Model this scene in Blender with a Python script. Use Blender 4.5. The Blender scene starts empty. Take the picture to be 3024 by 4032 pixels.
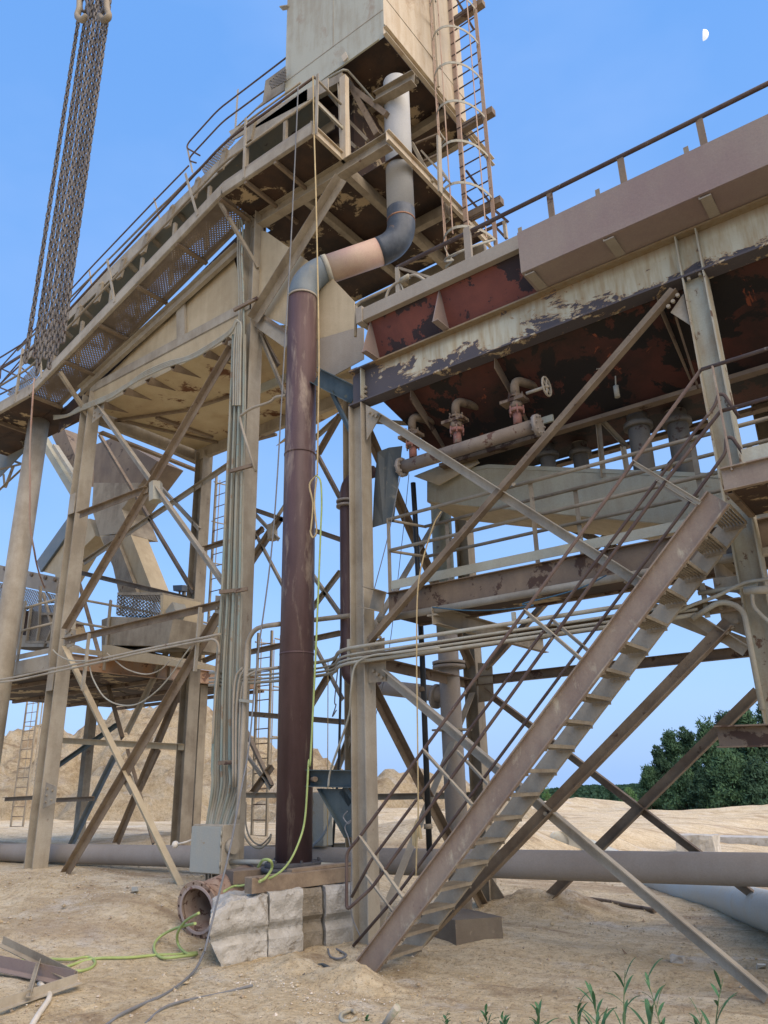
import bpy, math, random
from mathutils import Vector, noise, Matrix
random.seed(7)
C = bpy.context.scene.collection
sc = bpy.context.scene
# ---------------------------------------------------------------- camera
YAW, PITCH, ROLL, FPX = 0.638607, 0.342458, -0.0241869, 2985.2
W0, H0 = 3024.0, 4032.0
CAM = Vector((0, 0, 1.6))
_F = Vector((-math.sin(YAW)*math.cos(PITCH), math.cos(YAW)*math.cos(PITCH), math.sin(PITCH)))
_R = Vector((math.cos(YAW), math.sin(YAW), 0)); _U = _R.cross(_F)
_R2 = math.cos(ROLL)*_R+math.sin(ROLL)*_U; _U2 = -math.sin(ROLL)*_R+math.cos(ROLL)*_U
cd = bpy.data.cameras.new('camera'); cam = bpy.data.objects.new('camera', cd); C.objects.link(cam)
m = Matrix((( _R2.x, _U2.x, -_F.x, CAM.x), (_R2.y, _U2.y, -_F.y, CAM.y), (_R2.z, _U2.z, -_F.z, CAM.z), (0,0,0,1)))
cam.matrix_world = m
cd.sensor_fit = 'VERTICAL'; cd.sensor_height = 36.0; cd.lens = 36.0*FPX/H0; cd.clip_end = 3000; cd.clip_start = .05
sc.camera = cam
# ---------------------------------------------------------------- world, sun, exposure
SUN_EL, SUN_AZ = math.radians(46), math.radians(100)      # azimuth clockwise from +Y
w = bpy.data.worlds.new('World'); sc.world = w; w.use_nodes = True
nt = w.node_tree; nt.nodes.clear()
sky = nt.nodes.new('ShaderNodeTexSky'); sky.sky_type = 'NISHITA'; sky.sun_disc = False
sky.sun_elevation = SUN_EL; sky.sun_rotation = SUN_AZ; sky.air_density = 1.0; sky.dust_density = .3; sky.ozone_density = 3.0; sky.altitude = 0
# dusk blue: an even blue gradient with thin veils, blended over the Nishita sky
tc = nt.nodes.new('ShaderNodeTexCoord'); sp_ = nt.nodes.new('ShaderNodeSeparateXYZ'); nt.links.new(tc.outputs['Generated'], sp_.inputs[0])
rp = nt.nodes.new('ShaderNodeValToRGB'); zm = nt.nodes.new('ShaderNodeMapRange'); zm.inputs[1].default_value = -.25; zm.inputs[2].default_value = .75; nt.links.new(sp_.outputs[2], zm.inputs[0]); nt.links.new(zm.outputs[0], rp.inputs[0]); e = rp.color_ramp.elements
e[0].position = 0; e[0].color = (.9,1.0,1.2,1); e[1].position = .20; e[1].color = (1.75,2.6,4.3,1)
for p_, c_ in ((.50,(1.25,2.35,4.4,1)), (1.0,(.74,1.85,4.2,1))):
    x_ = e.new(p_); x_.color = c_
for x_ in e: x_.color = tuple(v/5 for v in x_.color[:3])+(1,)
vm = nt.nodes.new('ShaderNodeVectorMath'); vm.operation = 'SCALE'; vm.inputs['Scale'].default_value = 5*.78; nt.links.new(rp.outputs[0], vm.inputs[0])
ns = nt.nodes.new('ShaderNodeTexNoise'); ns.inputs['Scale'].default_value = 1.6; ns.inputs['Detail'].default_value = 5; ns.inputs['Roughness'].default_value = .55
mpn = nt.nodes.new('ShaderNodeMapping'); mpn.inputs['Scale'].default_value = (1,1,2.2); nt.links.new(tc.outputs['Generated'], mpn.inputs[0]); nt.links.new(mpn.outputs[0], ns.inputs['Vector'])
mr = nt.nodes.new('ShaderNodeMapRange'); mr.inputs[1].default_value = .45; mr.inputs[2].default_value = .75; mr.inputs[3].default_value = 0; mr.inputs[4].default_value = .5; nt.links.new(ns.outputs[0], mr.inputs[0])
mxc = nt.nodes.new('ShaderNodeMix'); mxc.data_type = 'RGBA'; nt.links.new(mr.outputs[0], mxc.inputs[0]); nt.links.new(vm.outputs[0], mxc.inputs[6]); mxc.inputs[7].default_value = (1.5,2.2,3.8,1)
mx2 = nt.nodes.new('ShaderNodeMix'); mx2.data_type = 'RGBA'; mr2 = nt.nodes.new('ShaderNodeMapRange'); mr2.inputs[1].default_value = 0; mr2.inputs[2].default_value = .12; mr2.inputs[3].default_value = 1; mr2.inputs[4].default_value = .86; nt.links.new(sp_.outputs[2], mr2.inputs[0]); nt.links.new(mr2.outputs[0], mx2.inputs[0]); nt.links.new(sky.outputs[0], mx2.inputs[6]); nt.links.new(mxc.outputs[2], mx2.inputs[7])
bg = nt.nodes.new('ShaderNodeBackground'); bg.inputs[1].default_value = .15
wo = nt.nodes.new('ShaderNodeOutputWorld')
nt.links.new(mx2.outputs[2], bg.inputs[0]); nt.links.new(bg.outputs[0], wo.inputs[0])
sd = bpy.data.lights.new('sun', 'SUN'); sun = bpy.data.objects.new('sun', sd); C.objects.link(sun)
sd.energy = 2.6; sd.angle = math.radians(80); sd.color = (1, .78, .54)
sv = Vector((math.sin(SUN_AZ)*math.cos(SUN_EL), math.cos(SUN_AZ)*math.cos(SUN_EL), math.sin(SUN_EL)))
sun.rotation_euler = sv.to_track_quat('Z', 'Y').to_euler()
sun.location = (20, -5, 20)
sc.view_settings.view_transform = 'Standard'; sc.view_settings.look = 'None'
sc.view_settings.exposure = 1.0; sc.view_settings.gamma = 1
# ---------------------------------------------------------------- survey: sight lines read off the photograph onto known planes
CR = dict(a=(0,0,.66305),b=(1000,0,.66305),c=(1924,300,.66305),d=(0,1000,.66305),e=(1000,1000,.66305),f=(1924,1000,.66305),
 g=(0,2000,.66305),h=(1000,2000,.66305),i=(1924,2000,.66305),j=(0,2932,.66305),k=(1000,2932,.66305),l=(1924,2932,.66305),
 m=(1300,1000,.36166),n=(2424,600,.36166),o=(2424,1300,.36166),p=(2424,2000,.36166),q=(1100,0,.36166),r=(1500,0,.36166),
 s=(700,200,.36166),t=(1400,700,.36166),u=(0,1300,.45208),v=(0,2200,.36166),w=(400,2200,.36166),x=(0,2900,.42194),
 y=(650,3100,.48222),z=(800,700,.4522),D=(0,0,1.82278))
def ray(c, a, b):
    ox, oy, s = CR[c]; u = ox+a*s; v = oy+b*s
    return _F+_R2*((u-W0/2)/FPX)-_U2*((v-H0/2)/FPX)
def q(c, a, b, **k):
    d = ray(c, a, b); (ax, val), = k.items(); i = 'xyz'.index(ax)
    return CAM+d*((val-CAM[i])/d[i])
def qs(c, a, b, s):
    return CAM+ray(c, a, b).normalized()*s
V = Vector
def ss(t): t=max(0,min(1,t)); return t*t*(3-2*t)
def gauss(x,y,cx,cy,sx,sy): return math.exp(-((x-cx)/sx)**2-((y-cy)/sy)**2)
def gh(x,y):
    h=.43*ss((-x-6.9)/2.0)*ss((y-4.6)/2.2)*(1-.6*ss((y-16)/12))
    h+=.10*gauss(x,y,-9.0,4.6,2.2,1.2)
    h+=.10*gauss(x,y,-4.6,7.8,1.0,.9)-.04*gauss(x,y,-3.6,6.4,1.6,1.2)
    h+=.28*gauss(x,y,-13.8,11.6,2.4,1.0)
    h+=.5*gauss(x,y,-9.2,14.5,2.4,2.0)*ss((y-11)/3)
    h-=2.35*ss((y-14)/90)+ .2*ss((y-10)/10)*ss((x+9)/4)
    r=math.hypot(x,y)
    for cx,cy,sx,sy,a in ((-36,62,5,3,1.3),(-29,66,4,3,1.1),(-41,70,5,4,1.9),(-24,70,5,3,1.1),(-13,50,6,3,.35),(-8,54,5,3,.7),(-3,50,6,3,.8),(-19,47,3,2,.15),(-15,21,2.6,2,.55)):
        if abs(x-cx)<sx*2.5 and abs(y-cy)<sy*2.5: h+=a*gauss(x,y,cx,cy,sx,sy)*(1+.45*noise.noise(V((x*.5,y*.5,0)))+.2*noise.noise(V((x*1.6,y*1.6,0))))
    if y>90: h-=.027*(y-90)
    n=noise.fractal(V((x*.55,y*.55,3)),1,2,5)
    h+=n*(.035+.10*ss((r-12)/25))
    if 12<r<70: h+=.07*ss((r-12)/8)*abs(noise.noise(V((x*.8,y*2.2,2))))
    if r<16:
        k=ss((16-r)/4)
        h+=k*(.034*noise.noise(V((x*2.6,y*3.5,0)))+.026*noise.noise(V((x*7,y*9,5)))+.013*noise.noise(V((x*23,y*23,5)))-.03*max(0,noise.noise(V((x*1.3,y*4.2,8)))-.12))
        h+=.012*math.sin(y*6+x*2.2+3*noise.noise(V((x,y,1))))*ss((x+4.5)/1.5)
    return h
def gq(c,a,b,off=0):
    z=0
    for _ in range(10):
        p=q(c,a,b,z=z); z=.5*z+.5*(gh(p.x,p.y)+off)
    return q(c,a,b,z=gh(p.x,p.y)+off)
# ---------------------------------------------------------------- object helpers
def tag(o, label=None, cat=None, group=None, kind=None):
    if label: o['label'] = label
    if cat: o['category'] = cat
    if group: o['group'] = group
    if kind: o['kind'] = kind
    return o
def thing(name, label, cat, loc, group=None):
    o = bpy.data.objects.new(name, None); C.objects.link(o); o.location = V(loc); o.empty_display_size = .2
    o['base'] = list(V(loc)); return tag(o, label, cat, group)
def rootloc(p):
    while p is not None and p.parent is not None: p = p.parent
    return V(p['base']) if p is not None and 'base' in p else (V(p.location) if p is not None else V((0,0,0)))
class MB:
    def __init__(s): s.v=[]; s.f=[]; s.sm=[]
    def prism(s, poly, p0, p1, up=(0,0,1), off=(0,0)):
        p0=V(p0); p1=V(p1); w=(p1-p0).normalized(); u=V(up); u=u-w*u.dot(w)
        if u.length<1e-4: u=V((1,0,0)); u=u-w*u.dot(w)
        u.normalize(); sd=w.cross(u)
        n=len(poly); b=len(s.v)
        for pp in (p0,p1):
            for a,c in poly: s.v.append(pp+sd*(a+off[0])+u*(c+off[1]))
        s.f.append([b+i for i in range(n)][::-1]); s.sm.append(False)
        s.f.append([b+n+i for i in range(n)]); s.sm.append(False)
        for i in range(n):
            j=(i+1)%n; s.f.append([b+i,b+j,b+n+j,b+n+i]); s.sm.append(False)
        return s
    def box(s, lo, hi):
        x0,y0,z0=[min(a,b) for a,b in zip(lo,hi)]; x1,y1,z1=[max(a,b) for a,b in zip(lo,hi)]
        b=len(s.v)
        for z in (z0,z1):
            for x,y in ((x0,y0),(x1,y0),(x1,y1),(x0,y1)): s.v.append(V((x,y,z)))
        for f in ((3,2,1,0),(4,5,6,7),(0,1,5,4),(1,2,6,5),(2,3,7,6),(3,0,4,7)): s.f.append([b+i for i in f]); s.sm.append(False)
        return s
    def plate(s, pts, th):
        pts=[V(p) for p in pts]; n=(pts[1]-pts[0]).cross(pts[2]-pts[0]).normalized()*th/2
        b=len(s.v); k=len(pts)
        s.v+= [p-n for p in pts]+[p+n for p in pts]
        s.f.append([b+i for i in range(k)][::-1]); s.f.append([b+k+i for i in range(k)]); s.sm+=[False]*2
        for i in range(k):
            j=(i+1)%k; s.f.append([b+i,b+j,b+k+j,b+k+i]); s.sm.append(False)
        return s
    def tube(s, pts, r, n=10, closed=False, cap=True):
        pts=[V(p) for p in pts]; k=len(pts); rr=r if isinstance(r,(list,tuple)) else [r]*k
        T=[]
        for i in range(k):
            if closed: t=pts[(i+1)%k]-pts[i-1]
            else: t=pts[min(i+1,k-1)]-pts[max(i-1,0)]
            T.append(t.normalized() if t.length>1e-9 else V((0,0,1)))
        a=V((0,0,1)) if abs(T[0].z)<.9 else V((1,0,0))
        u=(a-T[0]*a.dot(T[0])).normalized(); b=len(s.v)
        for i in range(k):
            if i: u=(u-T[i]*u.dot(T[i])); u=u.normalized() if u.length>1e-6 else T[i].orthogonal().normalized()
            w=T[i].cross(u)
            # mitre scale ignored: bends are sampled finely
            for j in range(n):
                an=2*math.pi*j/n; s.v.append(pts[i]+(u*math.cos(an)+w*math.sin(an))*rr[i])
        for i in range(k if closed else k-1):
            i2=(i+1)%k
            for j in range(n):
                j2=(j+1)%n; s.f.append([b+i*n+j,b+i*n+j2,b+i2*n+j2,b+i2*n+j]); s.sm.append(n>7)
        if cap and not closed:
            s.f.append([b+j for j in range(n)][::-1]); s.f.append([b+(k-1)*n+j for j in range(n)]); s.sm+=[False]*2
        return s
    def cyl(s, p0, p1, r, n=12): return s.tube([p0,p1], r, n)
    def build(s, name, mat, parent=None, bevel=0):
        me=bpy.data.meshes.new(name); off=rootloc(parent)
        me.from_pydata([tuple(v-off) for v in s.v], [], s.f)
        me.polygons.foreach_set('use_smooth', s.sm); me.validate(); me.update()
        me.materials.append(mat)
        o=bpy.data.objects.new(name, me); C.objects.link(o)
        if parent is not None: o.parent=parent
        if bevel:
            b=o.modifiers.new('bevel','BEVEL'); b.width=bevel; b.segments=2; b.limit_method='ANGLE'; b.angle_limit=math.radians(50)
        return o
def I(w,h,tf,tw):
    a,b,t=w/2,h/2,tw/2
    return [(-a,-b),(a,-b),(a,-b+tf),(t,-b+tf),(t,b-tf),(a,b-tf),(a,b),(-a,b),(-a,b-tf),(-t,b-tf),(-t,-b+tf),(-a,-b+tf)]
def CH(w,h,t):   # web on side -a, flanges towards +a
    return [(0,-h/2),(w,-h/2),(w,-h/2+t),(t,-h/2+t),(t,h/2-t),(w,h/2-t),(w,h/2),(0,h/2)]
def L(a,b,t): return [(0,0),(a,0),(a,t),(t,t),(t,b),(0,b)]
def Rc(w,h): return [(-w/2,-h/2),(w/2,-h/2),(w/2,h/2),(-w/2,h/2)]
def one(name, mat, parent, poly, p0, p1, up=(0,0,1), off=(0,0)):
    return MB().prism(poly,p0,p1,up,off).build(name,mat,parent)
def pipe(name, mat, parent, pts, r, n=12, **k): return MB().tube(pts,r,n,**k).build(name,mat,parent)
def arc(p0, c, p1, n=8):     # smooth bend from p0 to p1 with corner c (quadratic)
    p0,c,p1=V(p0),V(c),V(p1); return [p0*(1-t)**2+c*2*t*(1-t)+p1*t*t for t in [i/n for i in range(n+1)]]
def smooth(pts, n=6):        # catmull-rom through points
    pts=[V(p) for p in pts]; P=[2*pts[0]-pts[1]]+pts+[2*pts[-1]-pts[-2]]; out=[]
    for i in range(1,len(P)-2):
        a,b,c,d=P[i-1],P[i],P[i+1],P[i+2]
        for j in range(n):
            t=j/n; out.append(.5*((2*b)+(c-a)*t+(2*a-5*b+4*c-d)*t*t+(3*b-a-3*c+d)*t**3))
    out.append(pts[-1]); return out
def bend(pts, r, n=8):       # polyline with rounded corners of radius r
    pts=[V(p) for p in pts]; out=[pts[0]]
    for i in range(1,len(pts)-1):
        a=(pts[i-1]-pts[i]); b=(pts[i+1]-pts[i]); rr=min(r,a.length*.49,b.length*.49)
        out+=arc(pts[i]+a.normalized()*rr, pts[i], pts[i]+b.normalized()*rr, n)
    out.append(pts[-1]); return out
# ---------------------------------------------------------------- materials
def nn(t,k,**kw):
    n=t.nodes.new(k)
    for a,b in kw.items(): setattr(n,a,b)
    return n
def base_mat(name, rough=.75, metal=0):
    m=bpy.data.materials.new(name); m.use_nodes=True; t=m.node_tree
    b=t.nodes['Principled BSDF']; b.inputs['Roughness'].default_value=rough; b.inputs['Metallic'].default_value=metal
    b.inputs['Specular IOR Level'].default_value=.3
    return m,t,b
def ramp(t, fac, stops):
    r=nn(t,'ShaderNodeValToRGB'); t.links.new(fac,r.inputs[0]); e=r.color_ramp.elements
    while len(e)<len(stops): e.new(.5)
    for i,(p,c) in enumerate(stops): e[i].position=p; e[i].color=(*c,1) if len(c)==3 else c
    return r.outputs[0]
def nz(t, vec, scale, detail=6, rough=.6, dist=0):
    n=nn(t,'ShaderNodeTexNoise'); t.links.new(vec,n.inputs['Vector'])
    n.inputs['Scale'].default_value=scale; n.inputs['Detail'].default_value=detail; n.inputs['Roughness'].default_value=rough; n.inputs['Distortion'].default_value=dist
    return n.outputs[0]
def mp(t, vec, sc3):
    n=nn(t,'ShaderNodeMapping'); t.links.new(vec,n.inputs[0]); n.inputs['Scale'].default_value=sc3; return n.outputs[0]
def mixc(t, fac, a, b):
    n=nn(t,'ShaderNodeMix',data_type='RGBA')
    for s,i in ((fac,0),(a,6),(b,7)):
        if isinstance(s,(int,float)): n.inputs[i].default_value=s
        elif isinstance(s,tuple): n.inputs[i].default_value=(*s,1)
        else: t.links.new(s,n.inputs[i])
    return n.outputs[2]
def step(t, fac, lo, hi):
    n=nn(t,'ShaderNodeMapRange'); t.links.new(fac,n.inputs[0]); n.inputs[1].default_value=lo; n.inputs[2].default_value=hi; return n.outputs[0]
def mth(t, op, a, b):
    n=nn(t,'ShaderNodeMath',operation=op)
    for i,s in enumerate((a,b)):
        if isinstance(s,(int,float)): n.inputs[i].default_value=s
        else: t.links.new(s,n.inputs[i])
    return n.outputs[0]
MATS={}
def paint(name, c0, c1, c2, t2=.58, s1=1.6, s2=3.0, soft=.03, streak=.5, rough=.75, bump=.15, c3=None, t3=.66, w1=(.4,.62), pz=1):
    """c0 = coat, c1 = dust/dirt clouds and vertical runs, c2 = patches where the coat is gone, c3 = a second patch colour"""
    if name in MATS: return MATS[name]
    m,t,b=base_mat(name,rough); g=nn(t,'ShaderNodeNewGeometry'); pos=g.outputs['Position']
    f1=nz(t,pos,s1,8,.65); st=nz(t,mp(t,pos,(5,5,.55)),1.6,6,.6)
    fm=step(t,mth(t,'ADD',mth(t,'MULTIPLY',f1,1-streak*.6),mth(t,'MULTIPLY',st,streak*.6)),*w1)
    col=mixc(t,fm,c0,c1)
    f2=nz(t,mp(t,pos,(1,1,pz)),s2,10,.68,.3); mk=step(t,f2,t2,t2+soft)
    col=mixc(t,mk,col,c2)
    if c3 is not None:
        f3=nz(t,mp(t,pos,(1.1,1.1,.8)),s2*1.7,10,.7,.5); col=mixc(t,step(t,f3,t3,t3+soft),col,c3)
    fine=nz(t,pos,60,4,.7); col=mixc(t,step(t,fine,.35,.75),col,mixc(t,.16,col,(.04,.03,.02)))
    t.links.new(col,b.inputs['Base Color'])
    bp=nn(t,'ShaderNodeBump'); bp.inputs['Strength'].default_value=bump; bp.inputs['Distance'].default_value=.02
    t.links.new(mth(t,'ADD',nz(t,pos,25,6,.7),mth(t,'MULTIPLY',mk,-.4)),bp.inputs['Height']); t.links.new(bp.outputs[0],b.inputs['Normal'])
    MATS[name]=m; return m
tan=paint('dusty_tan_steel',(.33,.29,.215),(.21,.175,.125),(.13,.085,.06),.64,soft=.04,w1=(.43,.60),pz=.8,streak=.45)
tan2=paint('pale_dusty_steel',(.39,.355,.28),(.28,.245,.185),(.17,.115,.08),.65,soft=.05,w1=(.43,.60),pz=.8,streak=.45)
dark=paint('rusty_dark_steel',(.15,.115,.085),(.23,.175,.12),(.07,.042,.03),.56)
ang=paint('brown_angle_steel',(.245,.195,.135),(.16,.118,.08),(.09,.058,.04),.60,s1=3,s2=11,soft=.08,streak=.2)
cream=paint('cream_plate',(.50,.42,.275),(.36,.29,.18),(.10,.055,.03),.68,s1=.9,s2=1.6,w1=(.42,.66))
under=paint('cream_underside_rusted',(.50,.42,.26),(.40,.31,.18),(.12,.05,.02),.565,s1=1.2,s2=1.3,soft=.05,streak=0)
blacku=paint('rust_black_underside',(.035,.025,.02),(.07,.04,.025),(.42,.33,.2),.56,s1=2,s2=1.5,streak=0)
green=paint('grey_green_paint',(.39,.41,.34),(.33,.32,.25),(.2,.14,.09),.66,s1=1.5)
towerp=paint('faded_green_grey_plate',(.42,.43,.355),(.35,.335,.26),(.28,.19,.12),.555,s1=.9,s2=1.5,soft=.16,w1=(.46,.6),pz=.6,streak=.8)
towerw=paint('warm_plate_with_stains',(.52,.46,.35),(.44,.36,.25),(.27,.17,.09),.57,s1=.9,s2=1.5,soft=.16,w1=(.46,.6),pz=.5,streak=.8)
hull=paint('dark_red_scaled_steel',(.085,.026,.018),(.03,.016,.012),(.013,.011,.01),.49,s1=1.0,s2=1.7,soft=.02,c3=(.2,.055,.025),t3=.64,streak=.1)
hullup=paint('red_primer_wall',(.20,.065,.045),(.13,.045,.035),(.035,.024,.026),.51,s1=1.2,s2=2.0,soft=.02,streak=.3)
mauve=paint('mauve_brown_cover',(.235,.18,.165),(.27,.225,.19),(.2,.12,.09),.68,s1=.7,streak=.35)
lip=paint('grey_tan_lip',(.33,.30,.245),(.28,.245,.195),(.2,.14,.1),.7)
brownp=paint('brown_weathered_pipe',(.105,.066,.064),(.070,.042,.042),(.29,.235,.185),.525,s1=2,s2=3.2,soft=.14,streak=1,rough=.45,pz=.22)
pink=paint('pink_primer_pipe',(.46,.31,.26),(.52,.40,.30),(.42,.26,.22),.62,s1=1.6,soft=.1,rough=.6)
bluep=paint('blue_grey_elbow',(.145,.185,.21),(.20,.23,.235),(.24,.24,.2),.62,s1=2.4,soft=.1,rough=.5)
greyp=paint('pale_grey_pipe',(.40,.41,.39),(.36,.37,.36),(.06,.035,.03),.70,s1=1.5,s2=3.5)
dkelb=paint('dark_blue_pipe',(.05,.065,.085),(.10,.12,.14),(.22,.15,.1),.64,s1=4,rough=.45)
grpipe=paint('dusty_grey_pipe',(.30,.265,.225),(.34,.31,.27),(.13,.065,.05),.68,s1=1)
redpipe=paint('faded_red_fitting',(.25,.115,.095),(.28,.15,.12),(.25,.2,.17),.55,s1=6,s2=8)
prim=paint('dark_blue_primer_steel',(.06,.085,.09),(.10,.13,.13),(.12,.10,.08),.64,s1=4,rough=.5)
galv=paint('dusty_conduit',(.36,.37,.315),(.33,.30,.23),(.25,.2,.14),.68,s1=5)
boxp=paint('grey_green_enclosure',(.33,.36,.33),(.37,.37,.315),(.33,.25,.15),.66,s1=3,streak=.8)
rubber=paint('dark_rubber_sheet',(.05,.07,.08),(.10,.11,.105),(.27,.25,.19),.6,s1=2.5,streak=1,soft=.15)
black=paint('black_plastic_pipe',(.014,.018,.022),(.03,.034,.035),(.1,.09,.07),.7,rough=.4)
chainm=paint('old_chain_steel',(.075,.07,.066),(.15,.14,.13),(.07,.045,.035),.6,s1=10,s2=14,rough=.5)
conc=paint('rough_concrete',(.52,.51,.465),(.40,.385,.34),(.33,.29,.225),.57,s1=5,s2=7,soft=.1,bump=1,streak=0)
wood=paint('weathered_timber',(.33,.26,.18),(.20,.15,.105),(.08,.06,.05),.64,s1=3,streak=0,bump=.4)
beltm=paint('grey_rubber_belt',(.16,.19,.19),(.2,.2,.17),(.1,.1,.09),.65)
def plain(name,c,rough=.6):
    m,t,b=base_mat(name,rough); g=nn(t,'ShaderNodeNewGeometry')
    t.links.new(mixc(t,step(t,nz(t,g.outputs[0],9,5,.6),.3,.7),c,tuple(x*.72 for x in c)),b.inputs['Base Color']); return m
hose=plain('lime_hose',(.36,.46,.17),.65); ropem=plain('straw_rope',(.50,.40,.22),.9); cable=plain('grey_cable',(.19,.20,.21),.6)
whitep=plain('white_plastic',(.72,.68,.58),.4)
# chipped pale beam: black mill scale shows in a band low on the web
def chip_mat():
    m,t,b=base_mat('chipped_pale_beam',.7); g=nn(t,'ShaderNodeNewGeometry'); pos=g.outputs[0]
    sx=nn(t,'ShaderNodeSeparateXYZ'); t.links.new(pos,sx.inputs[0])
    coat=mixc(t,step(t,nz(t,mp(t,pos,(9,9,1.2)),1.5,6,.6),.42,.66),(.50,.49,.37),(.38,.31,.19))
    rustedge=step(t,sx.outputs[2],6.62,6.74); coat=mixc(t,mth(t,'MULTIPLY',rustedge,.8),coat,(.17,.11,.055))
    n=nz(t,mp(t,pos,(1,1,1.7)),3.1,12,.72,.4)
    band=nn(t,'ShaderNodeMapRange'); t.links.new(sx.outputs[2],band.inputs[0]); band.inputs[1].default_value=6.22; band.inputs[2].default_value=6.66; band.inputs[3].default_value=.14; band.inputs[4].default_value=-.12
    endp=nn(t,'ShaderNodeMapRange'); t.links.new(sx.outputs[0],endp.inputs[0]); endp.inputs[1].default_value=-5.6; endp.inputs[2].default_value=-4.6; endp.inputs[3].default_value=.2; endp.inputs[4].default_value=0
    rt=nn(t,'ShaderNodeMapRange'); t.links.new(sx.outputs[0],rt.inputs[0]); rt.inputs[1].default_value=-2.6; rt.inputs[2].default_value=-1.2; rt.inputs[3].default_value=0; rt.inputs[4].default_value=-.05
    s=mth(t,'ADD',mth(t,'ADD',mth(t,'ADD',n,band.outputs[0]),endp.outputs[0]),rt.outputs[0])
    ed=step(t,s,.515,.54); mk=step(t,s,.545,.56)
    col=mixc(t,mth(t,'MULTIPLY',ed,.7),coat,(.36,.22,.10)); col=mixc(t,mk,col,(.085,.078,.085))
    t.links.new(col,b.inputs['Base Color'])
    bp=nn(t,'ShaderNodeBump'); bp.inputs['Strength'].default_value=.4; bp.inputs['Distance'].default_value=.01
    t.links.new(mth(t,'SUBTRACT',nz(t,pos,30,5,.7),mk),bp.inputs['Height']); t.links.new(bp.outputs[0],b.inputs['Normal'])
    return m
chip=chip_mat()
def chip2():
    return paint('chipped_stair_paint',(.30,.245,.19),(.23,.175,.14),(.43,.385,.29),.56,s1=3,s2=7,streak=.7,soft=.12,c3=(.17,.105,.085),t3=.62,pz=.5)
stairm=chip2()
colm=paint('pale_column_with_rusty_edges',(.43,.44,.36),(.33,.27,.18),(.16,.10,.065),.58,s1=2.4,s2=4,streak=.9)
# expanded metal: real holes
def mesh_mat(name,c,axes,period,fill=.35,var=.0):
    m,t,b=base_mat(name,.7); g=nn(t,'ShaderNodeNewGeometry'); sx=nn(t,'ShaderNodeSeparateXYZ'); t.links.new(g.outputs[0],sx.inputs[0]); X_,Y_,Z_=sx.outputs
    a,b2=(X_,Y_) if axes=='xy' else (mth(t,'ADD',X_,mth(t,'MULTIPLY',Y_,.8)),Z_)
    k=2*math.pi/period
    u=mth(t,'SINE',mth(t,'MULTIPLY',mth(t,'ADD',a,b2),k*.5),0); v=mth(t,'SINE',mth(t,'MULTIPLY',mth(t,'SUBTRACT',a,b2),k*.5),0)
    h=mth(t,'ABSOLUTE',mth(t,'MULTIPLY',u,v),0); big=nz(t,g.outputs[0],1.3,5,.6)
    th=mth(t,'ADD',fill,mth(t,'MULTIPLY',step(t,big,.45,.62),var))
    k2=mth(t,'GREATER_THAN',h,th); tr=nn(t,'ShaderNodeBsdfTransparent'); mx=nn(t,'ShaderNodeMixShader')
    t.links.new(k2,mx.inputs[0]); t.links.new(b.outputs[0],mx.inputs[1]); t.links.new(tr.outputs[0],mx.inputs[2])
    t.links.new(mx.outputs[0],t.nodes['Material Output'].inputs[0])
    t.links.new(mixc(t,step(t,big,.4,.65),c,tuple(x*.55 for x in c)),b.inputs['Base Color']); return m
deckm=mesh_mat('expanded_metal_deck',(.25,.205,.16),'xy',.062,.74,.24); guardm=mesh_mat('expanded_metal_guard',(.27,.24,.19),'xz',.075,.52,0)
railm=paint('dark_rusty_rail',(.085,.06,.055),(.14,.105,.085),(.28,.23,.17),.64,s1=5,s2=8)
# ================================================================ right-hand support frame
YF, YR2 = 6.96, 9.8
XP1, XP2, XR1, XR2 = -5.525, -1.25, -5.72, -1.28
fr = thing('support_frame','tall pale steel frame with crossed braces holding up the dark red tank at right','steel frame',(XP1,YF,0))
XU=(1,0,0); YU=(0,1,0)
W8=I(.20,.21,.014,.012)
one('column',tan2,fr,W8,(XP1,YF,-.3),(XP1,YF,6.235),XU)
one('column',colm,fr,W8,(XP2,YF,-.3),(XP2,YF,6.235),XU)
one('column',tan,fr,W8,(XR1,YR2,-.5),(XR1,YR2,6.235),XU)
one('column',tan,fr,W8,(XR2,YR2,-.5),(XR2,YR2,6.235),XU)
one('column',tan,fr,W8,(3.1,YF,-.3),(3.1,YF,6.235),XU)
g=one('top_beam',chip,fr,I(.2,.52,.022,.014),(XP1-.1,YF,6.50),(4,YF,6.50))
one('top_beam',dark,fr,I(.2,.52,.022,.014),(XR1-.1,YR2,6.50),(4,YR2,6.50))
for x in (XP2-.1,XP2+.1,XP1+.1):
    MB().box((x-.007,YF-.095,6.262),(x+.007,YF-.008,6.738)).build('stiffener',colm,fr)
def boltset(pts, nrm, r=.018, h=.03):
    b=MB()
    for p in pts:
        p=V(p); n=V(nrm); b.tube([p,p+n*h],r,6)
    return b
boltset([(XP1+.125,YF-.012,z) for z in (6.33,6.40,6.47)],(0,-1,0),.022,.03).build('bolt_row',tan2,fr)
boltset([(XP2-.05,YF-.06,6.238),(XP2+.06,YF-.06,6.238)],(0,0,-1)).build('bolt_row',tan2,fr)
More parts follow.
